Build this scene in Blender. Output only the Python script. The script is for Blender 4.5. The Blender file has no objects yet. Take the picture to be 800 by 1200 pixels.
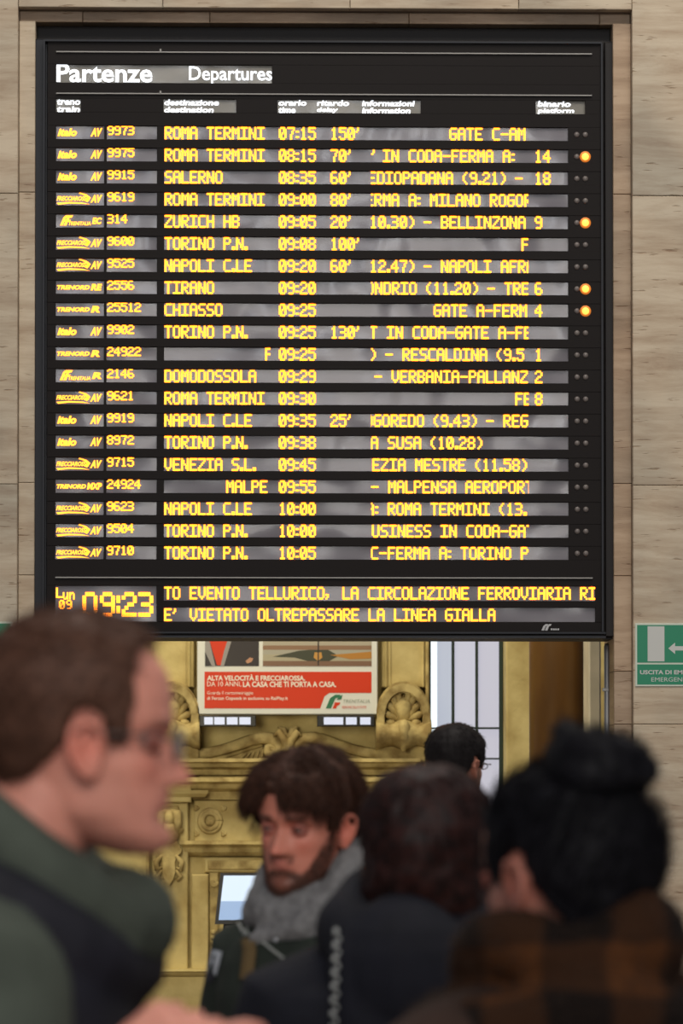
import bpy, bmesh, math, random
import numpy as np
from mathutils import Vector, Matrix, noise
random.seed(7); rng = np.random.RandomState(7)
C = bpy.context.scene.collection
R = math.radians

# ---------------------------------------------------------------- camera
SC = bpy.context.scene
FPX = 4000.0                                   # focal length in pixels (800 x 1200 frame)
YAW, TILT, HORIZON = R(1.2), R(1.2), 920.0
CY = HORIZON - FPX * math.tan(TILT)
CAM = Vector((0, 0, 1.65))
cd = bpy.data.cameras.new('camera'); cam = bpy.data.objects.new('camera', cd); C.objects.link(cam)
cd.sensor_fit = 'VERTICAL'; cd.sensor_height = 36.0; cd.lens = FPX / 1200.0 * 36.0
cd.shift_y = (CY - 600.0) / 1200.0
cam.location = CAM; cam.rotation_euler = (R(90) + TILT, 0, -YAW)
cd.dof.use_dof = True; cd.dof.focus_distance = 16.0; cd.dof.aperture_fstop = 6.3; cd.dof.aperture_blades = 0
cd.clip_end = 200
SC.camera = cam
MW = cam.rotation_euler.to_matrix()
def P(px, py, Y):                              # point of the vertical plane y = Y seen at pixel (px, py)
    v = MW @ Vector(((px - 400.0) / FPX, (CY - py) / FPX, -1.0))
    t = (Y - CAM.y) / v.y
    return CAM + v * t
def X(px, Y): return P(px, 500, Y).x
def Z(py, Y): return P(390, py, Y).z

# ---------------------------------------------------------------- world, lights, exposure
w = bpy.data.worlds.new('world'); SC.world = w; w.use_nodes = True
w.node_tree.nodes['Background'].inputs[0].default_value = (0.80, 0.84, 0.95, 1)
w.node_tree.nodes['Background'].inputs[1].default_value = 0.20
SC.view_settings.view_transform = 'Standard'; SC.view_settings.look = 'None'
SC.view_settings.gamma = 1.0; SC.view_settings.use_curve_mapping = False
SC.view_settings.exposure = 0.0
def area(name, loc, target, sx, sy, power, col):
    l = bpy.data.lights.new(name, 'AREA'); l.shape = 'RECTANGLE'; l.size = sx; l.size_y = sy
    l.energy = power; l.color = col
    o = bpy.data.objects.new(name, l); C.objects.link(o); o.location = loc
    o.rotation_euler = (Vector(target) - Vector(loc)).to_track_quat('-Z', 'Y').to_euler()
    return o
area('skylight_lamp', (1.5, 9.0, 12.0), (0.3, 13.5, 3.0), 9, 6, 1000, (1.0, 0.93, 0.84))
area('people_added_fill', (1.0, -3.5, 6.0), (0.0, 5.0, 1.5), 5, 4, 320, (1.0, 0.91, 0.80))  # unseen fill added to brighten the people from the camera side
for k, (lx, lz, sx, sz, pw) in enumerate([(-3.2, 9.0, 1.2, 3.6, 200), (0.2, 10.5, 1.3, 4.0, 230), (3.6, 9.0, 1.2, 3.6, 200), (-0.9, 5.6, 1.3, .8, 60), (1.9, 5.2, 1.0, .8, 50)]):
    area('hall_window_lamp', (lx, -12.0, lz), (lx * .3, 16, 3.0), sx, sz, pw, (0.92, 0.95, 1.0))
area('booking_hall_lamp', (-1.2, 21.3, 7.6), (0.2, 23.9, 2.0), 5.0, 1.2, 340, (1.0, 0.88, 0.58))
area('booking_hall_added_fill', (-1.6, 18.0, 2.6), (0.3, 24.0, 2.4), 1.5, 2.0, 125, (1.0, 0.9, 0.65))  # unseen fill added to lift the shade under the poster

# ---------------------------------------------------------------- helpers
MATS = {}
def mat(name, col, rough=.6, spec=.5, metal=0, emit=None, estr=0, noise_amt=0, nscale=20, bump=0, bscale=60, stretch=(1,1,1), coat=0, col2=None):
    if name in MATS: return MATS[name]
    m = bpy.data.materials.new(name); m.use_nodes = True; nt = m.node_tree; b = nt.nodes['Principled BSDF']
    b.inputs['Base Color'].default_value = (*col, 1); b.inputs['Roughness'].default_value = rough
    b.inputs['Specular IOR Level'].default_value = spec; b.inputs['Metallic'].default_value = metal
    b.inputs['Coat Weight'].default_value = coat
    if emit: b.inputs['Emission Color'].default_value = (*emit, 1); b.inputs['Emission Strength'].default_value = estr
    if noise_amt or bump:
        tc = nt.nodes.new('ShaderNodeTexCoord'); mp = nt.nodes.new('ShaderNodeMapping'); mp.inputs['Scale'].default_value = stretch
        nt.links.new(tc.outputs['Object'], mp.inputs['Vector'])
    if noise_amt:
        n = nt.nodes.new('ShaderNodeTexNoise'); n.inputs['Scale'].default_value = nscale; n.inputs['Detail'].default_value = 5
        nt.links.new(mp.outputs[0], n.inputs['Vector'])
        cr = nt.nodes.new('ShaderNodeValToRGB'); c2 = col2 or tuple(c * (1 - noise_amt) for c in col)
        cr.color_ramp.elements[0].color = (*c2, 1); cr.color_ramp.elements[1].color = (*col, 1)
        cr.color_ramp.elements[0].position = .35; cr.color_ramp.elements[1].position = .62
        nt.links.new(n.outputs['Fac'], cr.inputs[0]); nt.links.new(cr.outputs[0], b.inputs['Base Color'])
    if bump:
        n2 = nt.nodes.new('ShaderNodeTexNoise'); n2.inputs['Scale'].default_value = bscale; n2.inputs['Detail'].default_value = 3
        nt.links.new(mp.outputs[0], n2.inputs['Vector'])
        bp = nt.nodes.new('ShaderNodeBump'); bp.inputs['Strength'].default_value = bump; bp.inputs['Distance'].default_value = .01
        nt.links.new(n2.outputs['Fac'], bp.inputs['Height']); nt.links.new(bp.outputs[0], b.inputs['Normal'])
    MATS[name] = m; return m

def tag(o, label=None, cat=None, group=None, kind=None):
    if label: o['label'] = label
    if cat: o['category'] = cat
    if group: o['group'] = group
    if kind: o['kind'] = kind
    return o
def empty(name, loc, label=None, cat=None, group=None, kind=None):
    o = bpy.data.objects.new(name, None); C.objects.link(o); o.location = loc; o.empty_display_size = .1
    return tag(o, label, cat, group, kind)
def link(name, me, m, parent=None, smooth=False):
    """links a mesh given in world coordinates (its parent is only a moved empty, or another such mesh)"""
    o = bpy.data.objects.new(name, me); C.objects.link(o)
    if m is not None and len(me.materials) == 0: me.materials.append(m)
    if parent is not None:
        o.parent = parent; o.matrix_parent_inverse = wm(parent).inverted()
    if smooth: me.shade_smooth()
    return o
def wm(o):
    M = Matrix.LocRotScale(o.location, o.rotation_euler, o.scale)
    if o.parent is not None: M = wm(o.parent) @ o.matrix_parent_inverse @ M
    return M
def mesh(name, v, f):
    me = bpy.data.meshes.new(name); me.from_pydata([tuple(p) for p in v], [], [tuple(q) for q in f]); me.update(); return me
class MB:
    def __init__(s): s.v = []; s.f = []
    def add(s, v, f):
        o = len(s.v); s.v += [tuple(p) for p in v]; s.f += [tuple(i + o for i in q) for q in f]; return s
    def box(s, x0, x1, y0, y1, z0, z1, bev=0):
        if bev:                                # chamfer of the front (low y) face edges
            b = bev
            v = [(x0+b,y0,z0+b),(x1-b,y0,z0+b),(x1-b,y0,z1-b),(x0+b,y0,z1-b),(x0,y0+b,z0),(x1,y0+b,z0),(x1,y0+b,z1),(x0,y0+b,z1),(x0,y1,z0),(x1,y1,z0),(x1,y1,z1),(x0,y1,z1)]
            f = [(0,1,2,3)] + [(i,(i+1)%4+0,(i+1)%4+4,i+4) for i in range(4)]
            f = [(0,1,2,3),(8,11,10,9)]
            for k in (0, 4):
                for i in range(4):
                    j = (i+1) % 4; f.append((k+j, k+i, k+4+i, k+4+j))
            return s.add(v, f)
        v = [(x,y,z) for x in (x0,x1) for y in (y0,y1) for z in (z0,z1)]
        return s.add(v, [(0,1,3,2),(4,6,7,5),(0,4,5,1),(2,3,7,6),(0,2,6,4),(1,5,7,3)])
    def quad(s, x0, x1, z0, z1, y): return s.add([(x0,y,z0),(x1,y,z0),(x1,y,z1),(x0,y,z1)], [(0,1,2,3)])
    def prism(s, pts, y0, y1):                 # outline in x,z extruded from y0 (front) to y1
        n = len(pts); v = [(x,y0,z) for x,z in pts] + [(x,y1,z) for x,z in pts]
        return s.add(v, [tuple(range(n)), tuple(range(2*n-1, n-1, -1))] + [((i+1)%n, i, n+i, n+(i+1)%n) for i in range(n)])
    def tube(s, pts, rad, seg=10, sq=1.0, caps=True):
        pts = [Vector(p) for p in pts]; n = len(pts)
        if not hasattr(rad, '__len__'): rad = [rad] * n
        t = [(pts[min(i+1,n-1)] - pts[max(i-1,0)]).normalized() for i in range(n)]
        up = Vector((0,0,1)) if abs(t[0].z) < .9 else Vector((1,0,0))
        a = t[0].cross(up).normalized(); rings = []
        P2, R2, T2 = list(pts), list(rad), list(t)
        if caps:
            pre = [(pts[0] - t[0]*rad[0]*c, rad[0]*sn, t[0]) for c, sn in ((.97,.25),(.7,.71))]
            post = [(pts[-1] + t[-1]*rad[-1]*c, rad[-1]*sn, t[-1]) for c, sn in ((.7,.71),(.97,.25))]
            P2 = [q[0] for q in pre] + P2 + [q[0] for q in post]; R2 = [q[1] for q in pre] + R2 + [q[1] for q in post]; T2 = [t[0]]*2 + T2 + [t[-1]]*2
        v = []
        for p, r, d in zip(P2, R2, T2):
            a = (a - d * a.dot(d)).normalized(); b = d.cross(a)
            for k in range(seg):
                an = 2*math.pi*k/seg; v.append(p + a*(r*math.cos(an)) + b*(r*sq*math.sin(an)))
        m = len(P2); f = [(i*seg+k, i*seg+(k+1)%seg, (i+1)*seg+(k+1)%seg, (i+1)*seg+k) for i in range(m-1) for k in range(seg)]
        f += [tuple(range(seg))[::-1], tuple((m-1)*seg+k for k in range(seg))]
        return s.add(v, f)
    def rings(s, rs):                          # rs: list of equal-length rings of points, capped
        n = len(rs[0]); v = [p for r in rs for p in r]; m = len(rs)
        f = [(i*n+k, i*n+(k+1)%n, (i+1)*n+(k+1)%n, (i+1)*n+k) for i in range(m-1) for k in range(n)]
        f += [tuple(range(n))[::-1], tuple((m-1)*n+k for k in range(n))]
        return s.add(v, f)
    def ball(s, c, rx, ry=None, rz=None, n=14, m=10):
        ry = ry or rx; rz = rz or rx; v = []
        for i in range(1, m):
            th = math.pi*i/m
            for k in range(n):
                ph = 2*math.pi*k/n; v.append((c[0]+rx*math.sin(th)*math.cos(ph), c[1]+ry*math.sin(th)*math.sin(ph), c[2]-rz*math.cos(th)))
        v += [(c[0],c[1],c[2]-rz),(c[0],c[1],c[2]+rz)]; b = len(v)-2
        f = [(i*n+k, i*n+(k+1)%n, (i+1)*n+(k+1)%n, (i+1)*n+k) for i in range(m-2) for k in range(n)]
        f += [(b, (k+1)%n, k) for k in range(n)] + [(b+1, (m-2)*n+k, (m-2)*n+(k+1)%n) for k in range(n)]
        return s.add(v, f)
    def build(s, name, m, parent=None, smooth=False): return link(name, mesh(name, s.v, s.f), m, parent, smooth)

TXT = {}
def text_geo(body, bold=0.0, shear=0.0):
    k = (body, bold, shear)
    if k not in TXT:
        cu = bpy.data.curves.new('lettering', 'FONT'); cu.body = body; cu.offset = bold; cu.shear = shear; cu.resolution_u = 3
        o = bpy.data.objects.new('lettering', cu); C.objects.link(o)
        dg = bpy.context.evaluated_depsgraph_get(); me = bpy.data.meshes.new_from_object(o.evaluated_get(dg))
        v = np.array([tuple(q.co) for q in me.vertices]); f = [tuple(p.vertices) for p in me.polygons]
        bpy.data.objects.remove(o); bpy.data.curves.remove(cu); bpy.data.meshes.remove(me)
        mn, mx = v.min(0), v.max(0); v = (v - mn) / np.maximum(mx - mn, 1e-6); TXT[k] = (v, f)
    return TXT[k]
def put_text(mb, body, x0, x1, z0, z1, y, bold=0.0, shear=0.0):   # fitted to a rectangle (z0 bottom)
    v, f = text_geo(body, bold, shear)
    mb.add([(x0 + p[0]*(x1-x0), y, z0 + p[1]*(z1-z0)) for p in v], f)

# ---------------------------------------------------------------- materials of the place
def travertine(name, c_light, c_mid, c_dark, pit=.64):
    m = bpy.data.materials.new(name); m.use_nodes = True; nt = m.node_tree; b = nt.nodes['Principled BSDF']
    N = nt.nodes.new; L = nt.links.new
    tc = N('ShaderNodeTexCoord'); oi = N('ShaderNodeObjectInfo')
    ad = N('ShaderNodeVectorMath'); ad.operation = 'ADD'; mu = N('ShaderNodeVectorMath'); mu.operation = 'SCALE'; mu.inputs['Scale'].default_value = 37
    cmb = N('ShaderNodeCombineXYZ'); [L(oi.outputs['Random'], cmb.inputs[i]) for i in range(3)]
    L(cmb.outputs[0], mu.inputs[0]); L(tc.outputs['Object'], ad.inputs[0]); L(mu.outputs[0], ad.inputs[1])
    mp = N('ShaderNodeMapping'); mp.inputs['Scale'].default_value = (1.0, 1.0, 7.0); L(ad.outputs[0], mp.inputs[0])
    n1 = N('ShaderNodeTexNoise'); n1.inputs['Scale'].default_value = 1.5; n1.inputs['Detail'].default_value = 8; n1.inputs['Roughness'].default_value = .68; n1.inputs['Distortion'].default_value = .35
    L(mp.outputs[0], n1.inputs[0])
    cr = N('ShaderNodeValToRGB'); e = cr.color_ramp.elements
    e[0].color = (*c_dark, 1); e[0].position = .3; e[1].color = (*c_light, 1); e[1].position = .62
    q = cr.color_ramp.elements.new(.46); q.color = (*c_mid, 1)
    L(n1.outputs[0], cr.inputs[0])
    # large patches of grey / pink stain
    n3 = N('ShaderNodeTexNoise'); n3.inputs['Scale'].default_value = 1.6; n3.inputs['Detail'].default_value = 3; L(ad.outputs[0], n3.inputs[0])
    mr = N('ShaderNodeMapRange'); mr.inputs[1].default_value = .42; mr.inputs[2].default_value = .66; L(n3.outputs[0], mr.inputs[0])
    mx = N('ShaderNodeMix'); mx.data_type = 'RGBA'; mx.blend_type = 'MULTIPLY'; mx.inputs['B'].default_value = (.76, .80, .84, 1)
    L(mr.outputs[0], mx.inputs['Factor']); L(cr.outputs[0], mx.inputs['A'])
    # pits
    mp2 = N('ShaderNodeMapping'); mp2.inputs['Scale'].default_value = (9, 9, 60); L(ad.outputs[0], mp2.inputs[0])
    n2 = N('ShaderNodeTexNoise'); n2.inputs['Scale'].default_value = 1.0; n2.inputs['Detail'].default_value = 4; L(mp2.outputs[0], n2.inputs[0])
    mr2 = N('ShaderNodeMapRange'); mr2.inputs[1].default_value = pit; mr2.inputs[2].default_value = pit + .08; L(n2.outputs[0], mr2.inputs[0])
    mx2 = N('ShaderNodeMix'); mx2.data_type = 'RGBA'; mx2.blend_type = 'MULTIPLY'; mx2.inputs['B'].default_value = (.66, .58, .52, 1)
    L(mr2.outputs[0], mx2.inputs['Factor']); L(mx.outputs['Result'], mx2.inputs['A']); L(mx2.outputs['Result'], b.inputs['Base Color'])
    bp = N('ShaderNodeBump'); bp.inputs['Strength'].default_value = .5; bp.inputs['Distance'].default_value = .004; bp.invert = True
    L(mr2.outputs[0], bp.inputs['Height']); L(bp.outputs[0], b.inputs['Normal'])
    b.inputs['Roughness'].default_value = .55; b.inputs['Specular IOR Level'].default_value = .3
    return m
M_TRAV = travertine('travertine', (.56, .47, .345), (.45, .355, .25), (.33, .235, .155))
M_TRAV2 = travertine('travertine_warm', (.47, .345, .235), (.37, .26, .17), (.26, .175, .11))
M_GROUT = mat('dark_joint', (.20, .15, .11), .9)
M_YEL = mat('ochre_limestone', (.62, .51, .24), .75, .2, noise_amt=.35, nscale=3.2, bump=.35, bscale=30, col2=(.40, .30, .12))
M_YELD = mat('ochre_limestone_weathered', (.56, .445, .20), .8, .2, noise_amt=.4, nscale=8, bump=.5, bscale=30, col2=(.27, .19, .075))
M_FLOOR = mat('polished_stone_floor', (.22, .18, .15), .3, .5, noise_amt=.3, nscale=3)
M_BLACK = mat('black_powder_coat', (.012, .0095, .009), .55, .3)
M_BAR = mat('black_louvre_paint', (.0085, .0062, .0056), .55, .15)
M_FRAME = mat('blue_black_frame_paint', (.012, .0135, .018), .45, .3)
M_LINE = mat('grey_divider_paint', (.30, .29, .27), .5)
M_LED = mat('amber_led', (.9, .6, .05), .5, emit=(1.0, .255, .014), estr=3.1)
M_LEDW = mat('white_led', (.9, .9, .9), .5, emit=(.86, .92, 1.0), estr=1.25)
M_LAMP = mat('orange_lamp_lit', (1, .4, .05), .4, emit=(1.0, .165, .025), estr=5)
M_HALO = mat('orange_glow_halo', (.5, .16, .02), .5, emit=(1.0, .26, .02), estr=.38)  # faint emission imitating the glow around a lit lamp
M_LAMP0 = mat('lamp_unlit', (.13, .11, .10), .4)
M_WHITE = mat('white_print', (.78, .79, .74), .5)
M_METAL = mat('grey_metal_pipe', (.38, .38, .37), .45, metal=.6)

# ---------------------------------------------------------------- floor and walls
MB().box(-9, 9, -6, 26, -.1, 0).build('floor', M_FLOOR)['kind'] = 'structure'
YW = 16.0
OX0, OX1, OZ1 = X(40, YW), X(719.5, YW), Z(29, YW+.1)
BX0, BX1, BZ1 = X(20.5, YW), X(741, YW), Z(10, YW)
WTOP = 7.6
wall = MB().box(-7, BX0-.0, YW+.05, YW+.55, 0, WTOP).box(BX1, 7, YW+.05, YW+.55, 0, WTOP).box(BX0, BX1, YW+.05, YW+.55, BZ1, WTOP)
wall.box(BX0, OX0-.012, YW+.13, YW+.55, 0, BZ1).box(OX1+.012, BX1, YW+.13, YW+.55, 0, BZ1).box(OX0-.012, OX1+.012, YW+.13, YW+.55, OZ1+.012, BZ1)
wf = wall.build('wall_front', M_GROUT); wf['kind'] = 'structure'
G = .0011
def slab(x0, x1, z0, z1, y0=YW, d=.055, m=M_TRAV, par=None):
    j = random.uniform(-.0012, .0012)
    me = MB().box(x0+G, x1-G, y0+j, y0+d, z0+G, z1-G, bev=.003)
    return me.build('stone_slab', m, par or wf)
zj = [0.0, Z(1130, YW), Z(905, YW) , Z(568, YW), Z(228, YW), Z(-112, YW), Z(-452, YW), WTOP]
zj[2] = (zj[1] + zj[3]) / 2
zj = [0.0, zj[2]-.0, zj[3], zj[4], zj[5], WTOP]
def course(x0, x1, zs):
    for a, b in zip(zs[:-1], zs[1:]): slab(x0, x1, a, b)
xs = BX0
for wd in (1.05, 1.3, 1.3, 1.3): course(xs - wd, xs, zj); xs -= wd
course(-7, xs, zj)
xs = BX1
for wd in (1.1, 1.3, 1.3, 1.3): course(xs, xs + wd, zj); xs += wd
course(xs, 7, zj)
tx = [BX0, X(190, YW), X(410, YW), X(608, YW), BX1]                     # lintel course above the opening
for a, b in zip(tx[:-1], tx[1:]): slab(a, b, BZ1, zj[4]); slab(a, b, zj[4], WTOP)
# recessed border of the opening: jamb stones and lintel stones
jz = [0.0, zj[1], Z(787, YW+.08), Z(675, YW+.08), Z(567, YW+.08), Z(228, YW+.08), OZ1]
for a, b in zip(jz[:-1], jz[1:]):
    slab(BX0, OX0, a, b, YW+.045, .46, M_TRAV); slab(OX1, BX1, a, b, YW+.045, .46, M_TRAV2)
tx = [BX0, X(95, YW), X(245, YW), X(480, YW), X(705, YW), BX1]
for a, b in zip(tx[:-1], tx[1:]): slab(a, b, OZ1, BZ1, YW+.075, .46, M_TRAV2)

# ---------------------------------------------------------------- exit signs
def exit_sign(x0, z1, wd, ht, label, arrow_at, door_at):
    s = empty('exit_sign', (x0, YW, z1-ht), label, 'sign', 'emergency exit signs on the stone wall')
    y = YW - .006
    MB().box(x0, x0+wd, y, YW-.0015, z1-ht, z1, bev=.001).build('backing_plate', mat('sign_white', (.55, .60, .50), .4), s)
    gm = mat('sign_green', (.010, .21, .105), .4, .4); wmt = mat('sign_print_white', (.52, .53, .50), .5)
    b = .0085; zc = z1 - ht*.638
    MB().box(x0+b, x0+wd-b, y-.0008, y, zc+.004, z1-b).build('green_field', gm, s)
    MB().box(x0+b, x0+wd-b, y-.0008, y, z1-ht+b, zc-.004).build('green_field', gm, s)
    pc = MB(); q = y-.0014
    pc.box(door_at, door_at+.079, q, y-.0008, zc+.010, z1-b-.006)
    ax, az = arrow_at
    pc.prism([(ax, az), (ax+.032, az-.027), (ax+.032, az-.010), (ax+.085, az-.010), (ax+.085, az+.010), (ax+.032, az+.010), (ax+.032, az+.027)], q, y-.0008)
    pc.build('pictogram', wmt, s)
    rf = MB(); fx = ax + .125                                              # the running figure, beyond the frame edge
    rf.ball((fx+.055, q+.0005, az+.048), .014, .0006, .014)
    for a in ([(fx+.05, az+.03), (fx+.035, az-.01)], [(fx+.035, az-.01), (fx+.07, az-.025), (fx+.055, az-.06)], [(fx+.035, az-.01), (fx+.0, az-.03), (fx-.03, az-.03)], [(fx+.05, az+.025), (fx+.085, az+.01)], [(fx+.05, az+.025), (fx+.01, az+.02), (fx, az)]):
        rf.tube([(p[0], q+.0006, p[1]) for p in a], [.0075]*len(a), 8, .08)
    rf.build('running_figure', wmt, s)
    tm = MB(); tl = z1 - ht + b
    put_text(tm, 'USCITA DI EMERGENZA', x0+.022, x0+.022+.345, tl+.048, tl+.068, y-.0012, bold=.03)
    put_text(tm, 'EMERGENCY EXIT', x0+.075, x0+.075+.272, tl+.014, tl+.034, y-.0012)
    tag(tm.build('lettering', wmt, s), kind='stuff')
    return s
ex = X(743.5, YW); exit_sign(ex, Z(730, YW), .405, .297, 'green and white emergency exit sign on the stone wall right of the board', (ex+.155, Z(759.5, YW)), ex+.058)
ex = X(15, YW)-.405; exit_sign(ex, Z(729, YW), .405, .297, 'green emergency exit sign on the left wall, only its edge showing behind the near man', (ex+.12, Z(759, YW)), ex+.03)

# ---------------------------------------------------------------- pipe beside the opening
pp = empty('vertical_pipe', (X(710, 16.3), 16.3, 0), 'slim grey metal pipe running down the opening jamb beneath the board', 'pipe')
px_, pz_ = X(710.5, 16.3), Z(757, 16.3)
MB().tube([(px_, 16.3, .01), (px_, 16.3, pz_)], .0145, 14).build('pipe_run', M_METAL, pp, True)
for py in (808, 960, 1110): MB().box(px_-.022, OX1+.004, 16.285, 16.315, Z(py, 16.3)-.008, Z(py, 16.3)+.008, .002).build('pipe_clip', M_METAL, pp)

# ---------------------------------------------------------------- departure board
FONT = {
'A':'01110 10001 10001 11111 10001 10001 10001','B':'11110 10001 10001 11110 10001 10001 11110','C':'01111 10000 10000 10000 10000 10000 01111',
'D':'11110 10001 10001 10001 10001 10001 11110','E':'11111 10000 10000 11110 10000 10000 11111','F':'11111 10000 10000 11110 10000 10000 10000',
'G':'01111 10000 10000 10111 10001 10001 01110','H':'10001 10001 10001 11111 10001 10001 10001','I':'11111 00100 00100 00100 00100 00100 11111',
'J':'00111 00010 00010 00010 00010 10010 01100','K':'10001 10010 10100 11000 10100 10010 10001','L':'10000 10000 10000 10000 10000 10000 11111',
'M':'10001 11011 10101 10101 10001 10001 10001','N':'10001 11001 11001 10101 10011 10011 10001','O':'01110 10001 10001 10001 10001 10001 01110',
'P':'11110 10001 10001 11110 10000 10000 10000','Q':'01110 10001 10001 10001 10101 10010 01101','R':'11110 10001 10001 11110 10100 10010 10001',
'S':'01111 10000 10000 01110 00001 00001 11110','T':'11111 00100 00100 00100 00100 00100 00100','U':'10001 10001 10001 10001 10001 10001 01110',
'V':'10001 10001 10001 10001 10001 01010 00100','W':'10001 10001 10001 10101 10101 11011 10001','X':'10001 10001 01010 00100 01010 10001 10001',
'Y':'10001 10001 01010 00100 00100 00100 00100','Z':'11111 00001 00010 00100 01000 10000 11111',
'0':'01110 10011 10011 10101 11001 11001 01110','1':'00100 01100 00100 00100 00100 00100 01110','2':'01110 10001 00001 00110 01000 10000 11111',
'3':'11110 00001 00001 01110 00001 00001 11110','4':'00010 00110 01010 10010 11111 00010 00010','5':'11111 10000 11110 00001 00001 10001 01110',
'6':'01110 10000 10000 11110 10001 10001 01110','7':'11111 00001 00010 00010 00100 00100 00100','8':'01110 10001 10001 01110 10001 10001 01110',
'9':'01110 10001 10001 01111 00001 00001 01110','-':'00000 00000 00000 11111 00000 00000 00000','(':'0010 0100 1000 1000 1000 0100 0010',
')':'0100 0010 0001 0001 0001 0010 0100','.':'00 00 00 00 00 11 11',':':'00 00 11 00 00 11 00',',':'00 00 00 00 11 01 10',"'":'01 01 10 00 00 00 00',
'L_':'','u':'00000 00000 10001 10001 10001 10011 01101','n':'00000 00000 10110 11001 10001 10001 10001'}
YP = 16.045                                     # plane of the display windows
def leds(mb, s, x, yc, pitch=9.86, h=14.8, cw=1.66, x_lo=0, x_hi=9999, narrow=4.9, yy=YP-.0035, gap=.0):
    """dot-matrix text; x, yc, pitch in photo pixels on the board plane"""
    rh = h / 7.0
    for c in s:
        if c == ' ': x += pitch; continue
        g = FONT[c].split(); n = len(g[0])
        for r, row in enumerate(g):
            for k, b in enumerate(row):
                if b != '1': continue
                a0 = x + k*cw - .10; a1 = a0 + cw + .78; b0 = yc - h/2 + r*rh
                a0 = max(a0, x_lo); a1 = min(a1, x_hi)
                if a1 - a0 < .3: continue
                mb.quad(X(a0, YP), X(a1, YP), Z(b0+rh-gap*rh*.5, YP), Z(b0+gap*rh*.5, YP), yy)
        x += 8.2 if c in '()' else pitch if n == 5 else narrow
    return x
def glass_mat(name, base, rough=.22):
    m = bpy.data.materials.new(name); m.use_nodes = True; nt = m.node_tree; b = nt.nodes['Principled BSDF']
    b.inputs['Base Color'].default_value = (*base, 1); b.inputs['Roughness'].default_value = rough; b.inputs['Specular IOR Level'].default_value = .9
    b.inputs['Coat Weight'].default_value = .55; b.inputs['Coat Roughness'].default_value = .15
    tc = nt.nodes.new('ShaderNodeTexCoord'); oi = nt.nodes.new('ShaderNodeObjectInfo')
    cm = nt.nodes.new('ShaderNodeVectorMath'); cm.operation = 'MULTIPLY_ADD'
    cb = nt.nodes.new('ShaderNodeCombineXYZ'); [nt.links.new(oi.outputs['Random'], cb.inputs[i]) for i in range(3)]
    cm.inputs[1].default_value = (9, 9, 9); nt.links.new(cb.outputs[0], cm.inputs[0]); nt.links.new(tc.outputs['Object'], cm.inputs[2])
    n = nt.nodes.new('ShaderNodeTexNoise'); n.inputs['Scale'].default_value = 3.2; n.inputs['Detail'].default_value = 1
    nt.links.new(cm.outputs[0], n.inputs['Vector'])
    bp = nt.nodes.new('ShaderNodeBump'); bp.inputs['Strength'].default_value = 1.0; bp.inputs['Distance'].default_value = .032
    nt.links.new(n.outputs[0], bp.inputs['Height']); nt.links.new(bp.outputs[0], b.inputs['Normal']); nt.links.new(bp.outputs[0], b.inputs['Coat Normal'])
    return m
M_WIN = glass_mat('smoked_display_window', (.092, .079, .094), .42)
M_WIN2 = glass_mat('olive_display_window', (.13, .118, .088), .5)
brd = empty('departure_board', (X(380, YW), 16.2, Z(748, YW)), 'large black departures board with amber text rows and clock in the stone opening', 'departure board')
HX0, HX1, HZ0, HZ1 = X(41, 16.1), X(718.5, 16.1), Z(748, 16.05), Z(47, 16.1)
MB().box(HX0, HX1, 16.10, 16.40, HZ0, HZ1).build('housing', M_BLACK, brd)
MB().box(OX0+.002, OX1-.002, 16.16, 16.40, HZ1-.02, OZ1-.001).build('added_shade_panel', M_BLACK, brd)  # black sheet added for the dark shadow between board top and soffit
FX0, FX1 = X(55, 16.03), X(707, 16.03)
MB().box(HX0, FX0, 16.06, 16.10, HZ0+.01, HZ1-.01, .004).build('side_rail', M_FRAME, brd)
MB().box(X(709, 16.06), HX1, 16.07, 16.10, HZ0+.01, HZ1-.01, .004).build('side_rail', M_BLACK, brd)
r0, dr = 156.3, 25.87
rows_y = [r0 + i*dr for i in range(20)]
WIN = []                                        # (y0, y1, [(x0, x1)], material)
WIN.append((76.5, 98, [(65, 318.5)], M_WIN2)); WIN.append((116.5, 132.5, [(65, 94), (191, 276.5), (325, 493), (628, 686)], M_WIN2))
for y in rows_y: WIN.append((y-8, y+7.8, [(65, 121.5), (124.5, 183.5), (192, 666)], M_WIN))
edges = [48.5]
bars = []
cur = 48.5
def fx(a, b, c, d, y0=16.03, y1=16.10): return (X(a, 16.03), X(b, 16.03), y0, y1, Z(d, 16.03), Z(c, 16.03))
LOW = [(686.5, 704, [(65, 183.5), (192, 697)]), (704, 711.5, [(65, 183.5)]), (711.5, 728.5, [(65, 183.5), (192, 697)])]
allw = [(a, b, c) for a, b, c, _ in WIN] + LOW
for a, b, ws in allw:
    if a > cur + .2:
        MB().box(*fx(55, 707, cur, a, 16.028 if cur > 140 and a < 660 else 16.03), .0012).build('louvre_bar' if cur > 140 and a < 660 else 'fascia_panel', M_BAR, brd)
    xx = 55
    for p, q in ws + [(707, 707)]:
        if p > xx: MB().box(*fx(xx, p, a, b)).build('window_divider', M_BAR, brd)
        xx = q
    cur = b
MB().box(*fx(55, 707, cur, 746.5), .004).build('fascia_panel', M_BAR, brd)
MB().box(X(50,16.02), X(709,16.02), 16.012, 16.05, Z(742.5,16.02), Z(740.5,16.02)).box(X(50,16.02), X(709,16.02), 16.005, 16.08, HZ0, HZ0+.010).build('bottom_lip', M_FRAME, brd)
for a in (50, 704.5): MB().box(X(a,16.02), X(a+2,16.02), 16.015, 16.06, Z(740,16.02), Z(50,16.02)).build('edge_strip', M_FRAME, brd)
MB().box(X(50,16.02), X(706,16.02), 16.015, 16.06, Z(50,16.02), Z(48,16.02)).build('edge_strip', M_FRAME, brd)
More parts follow.
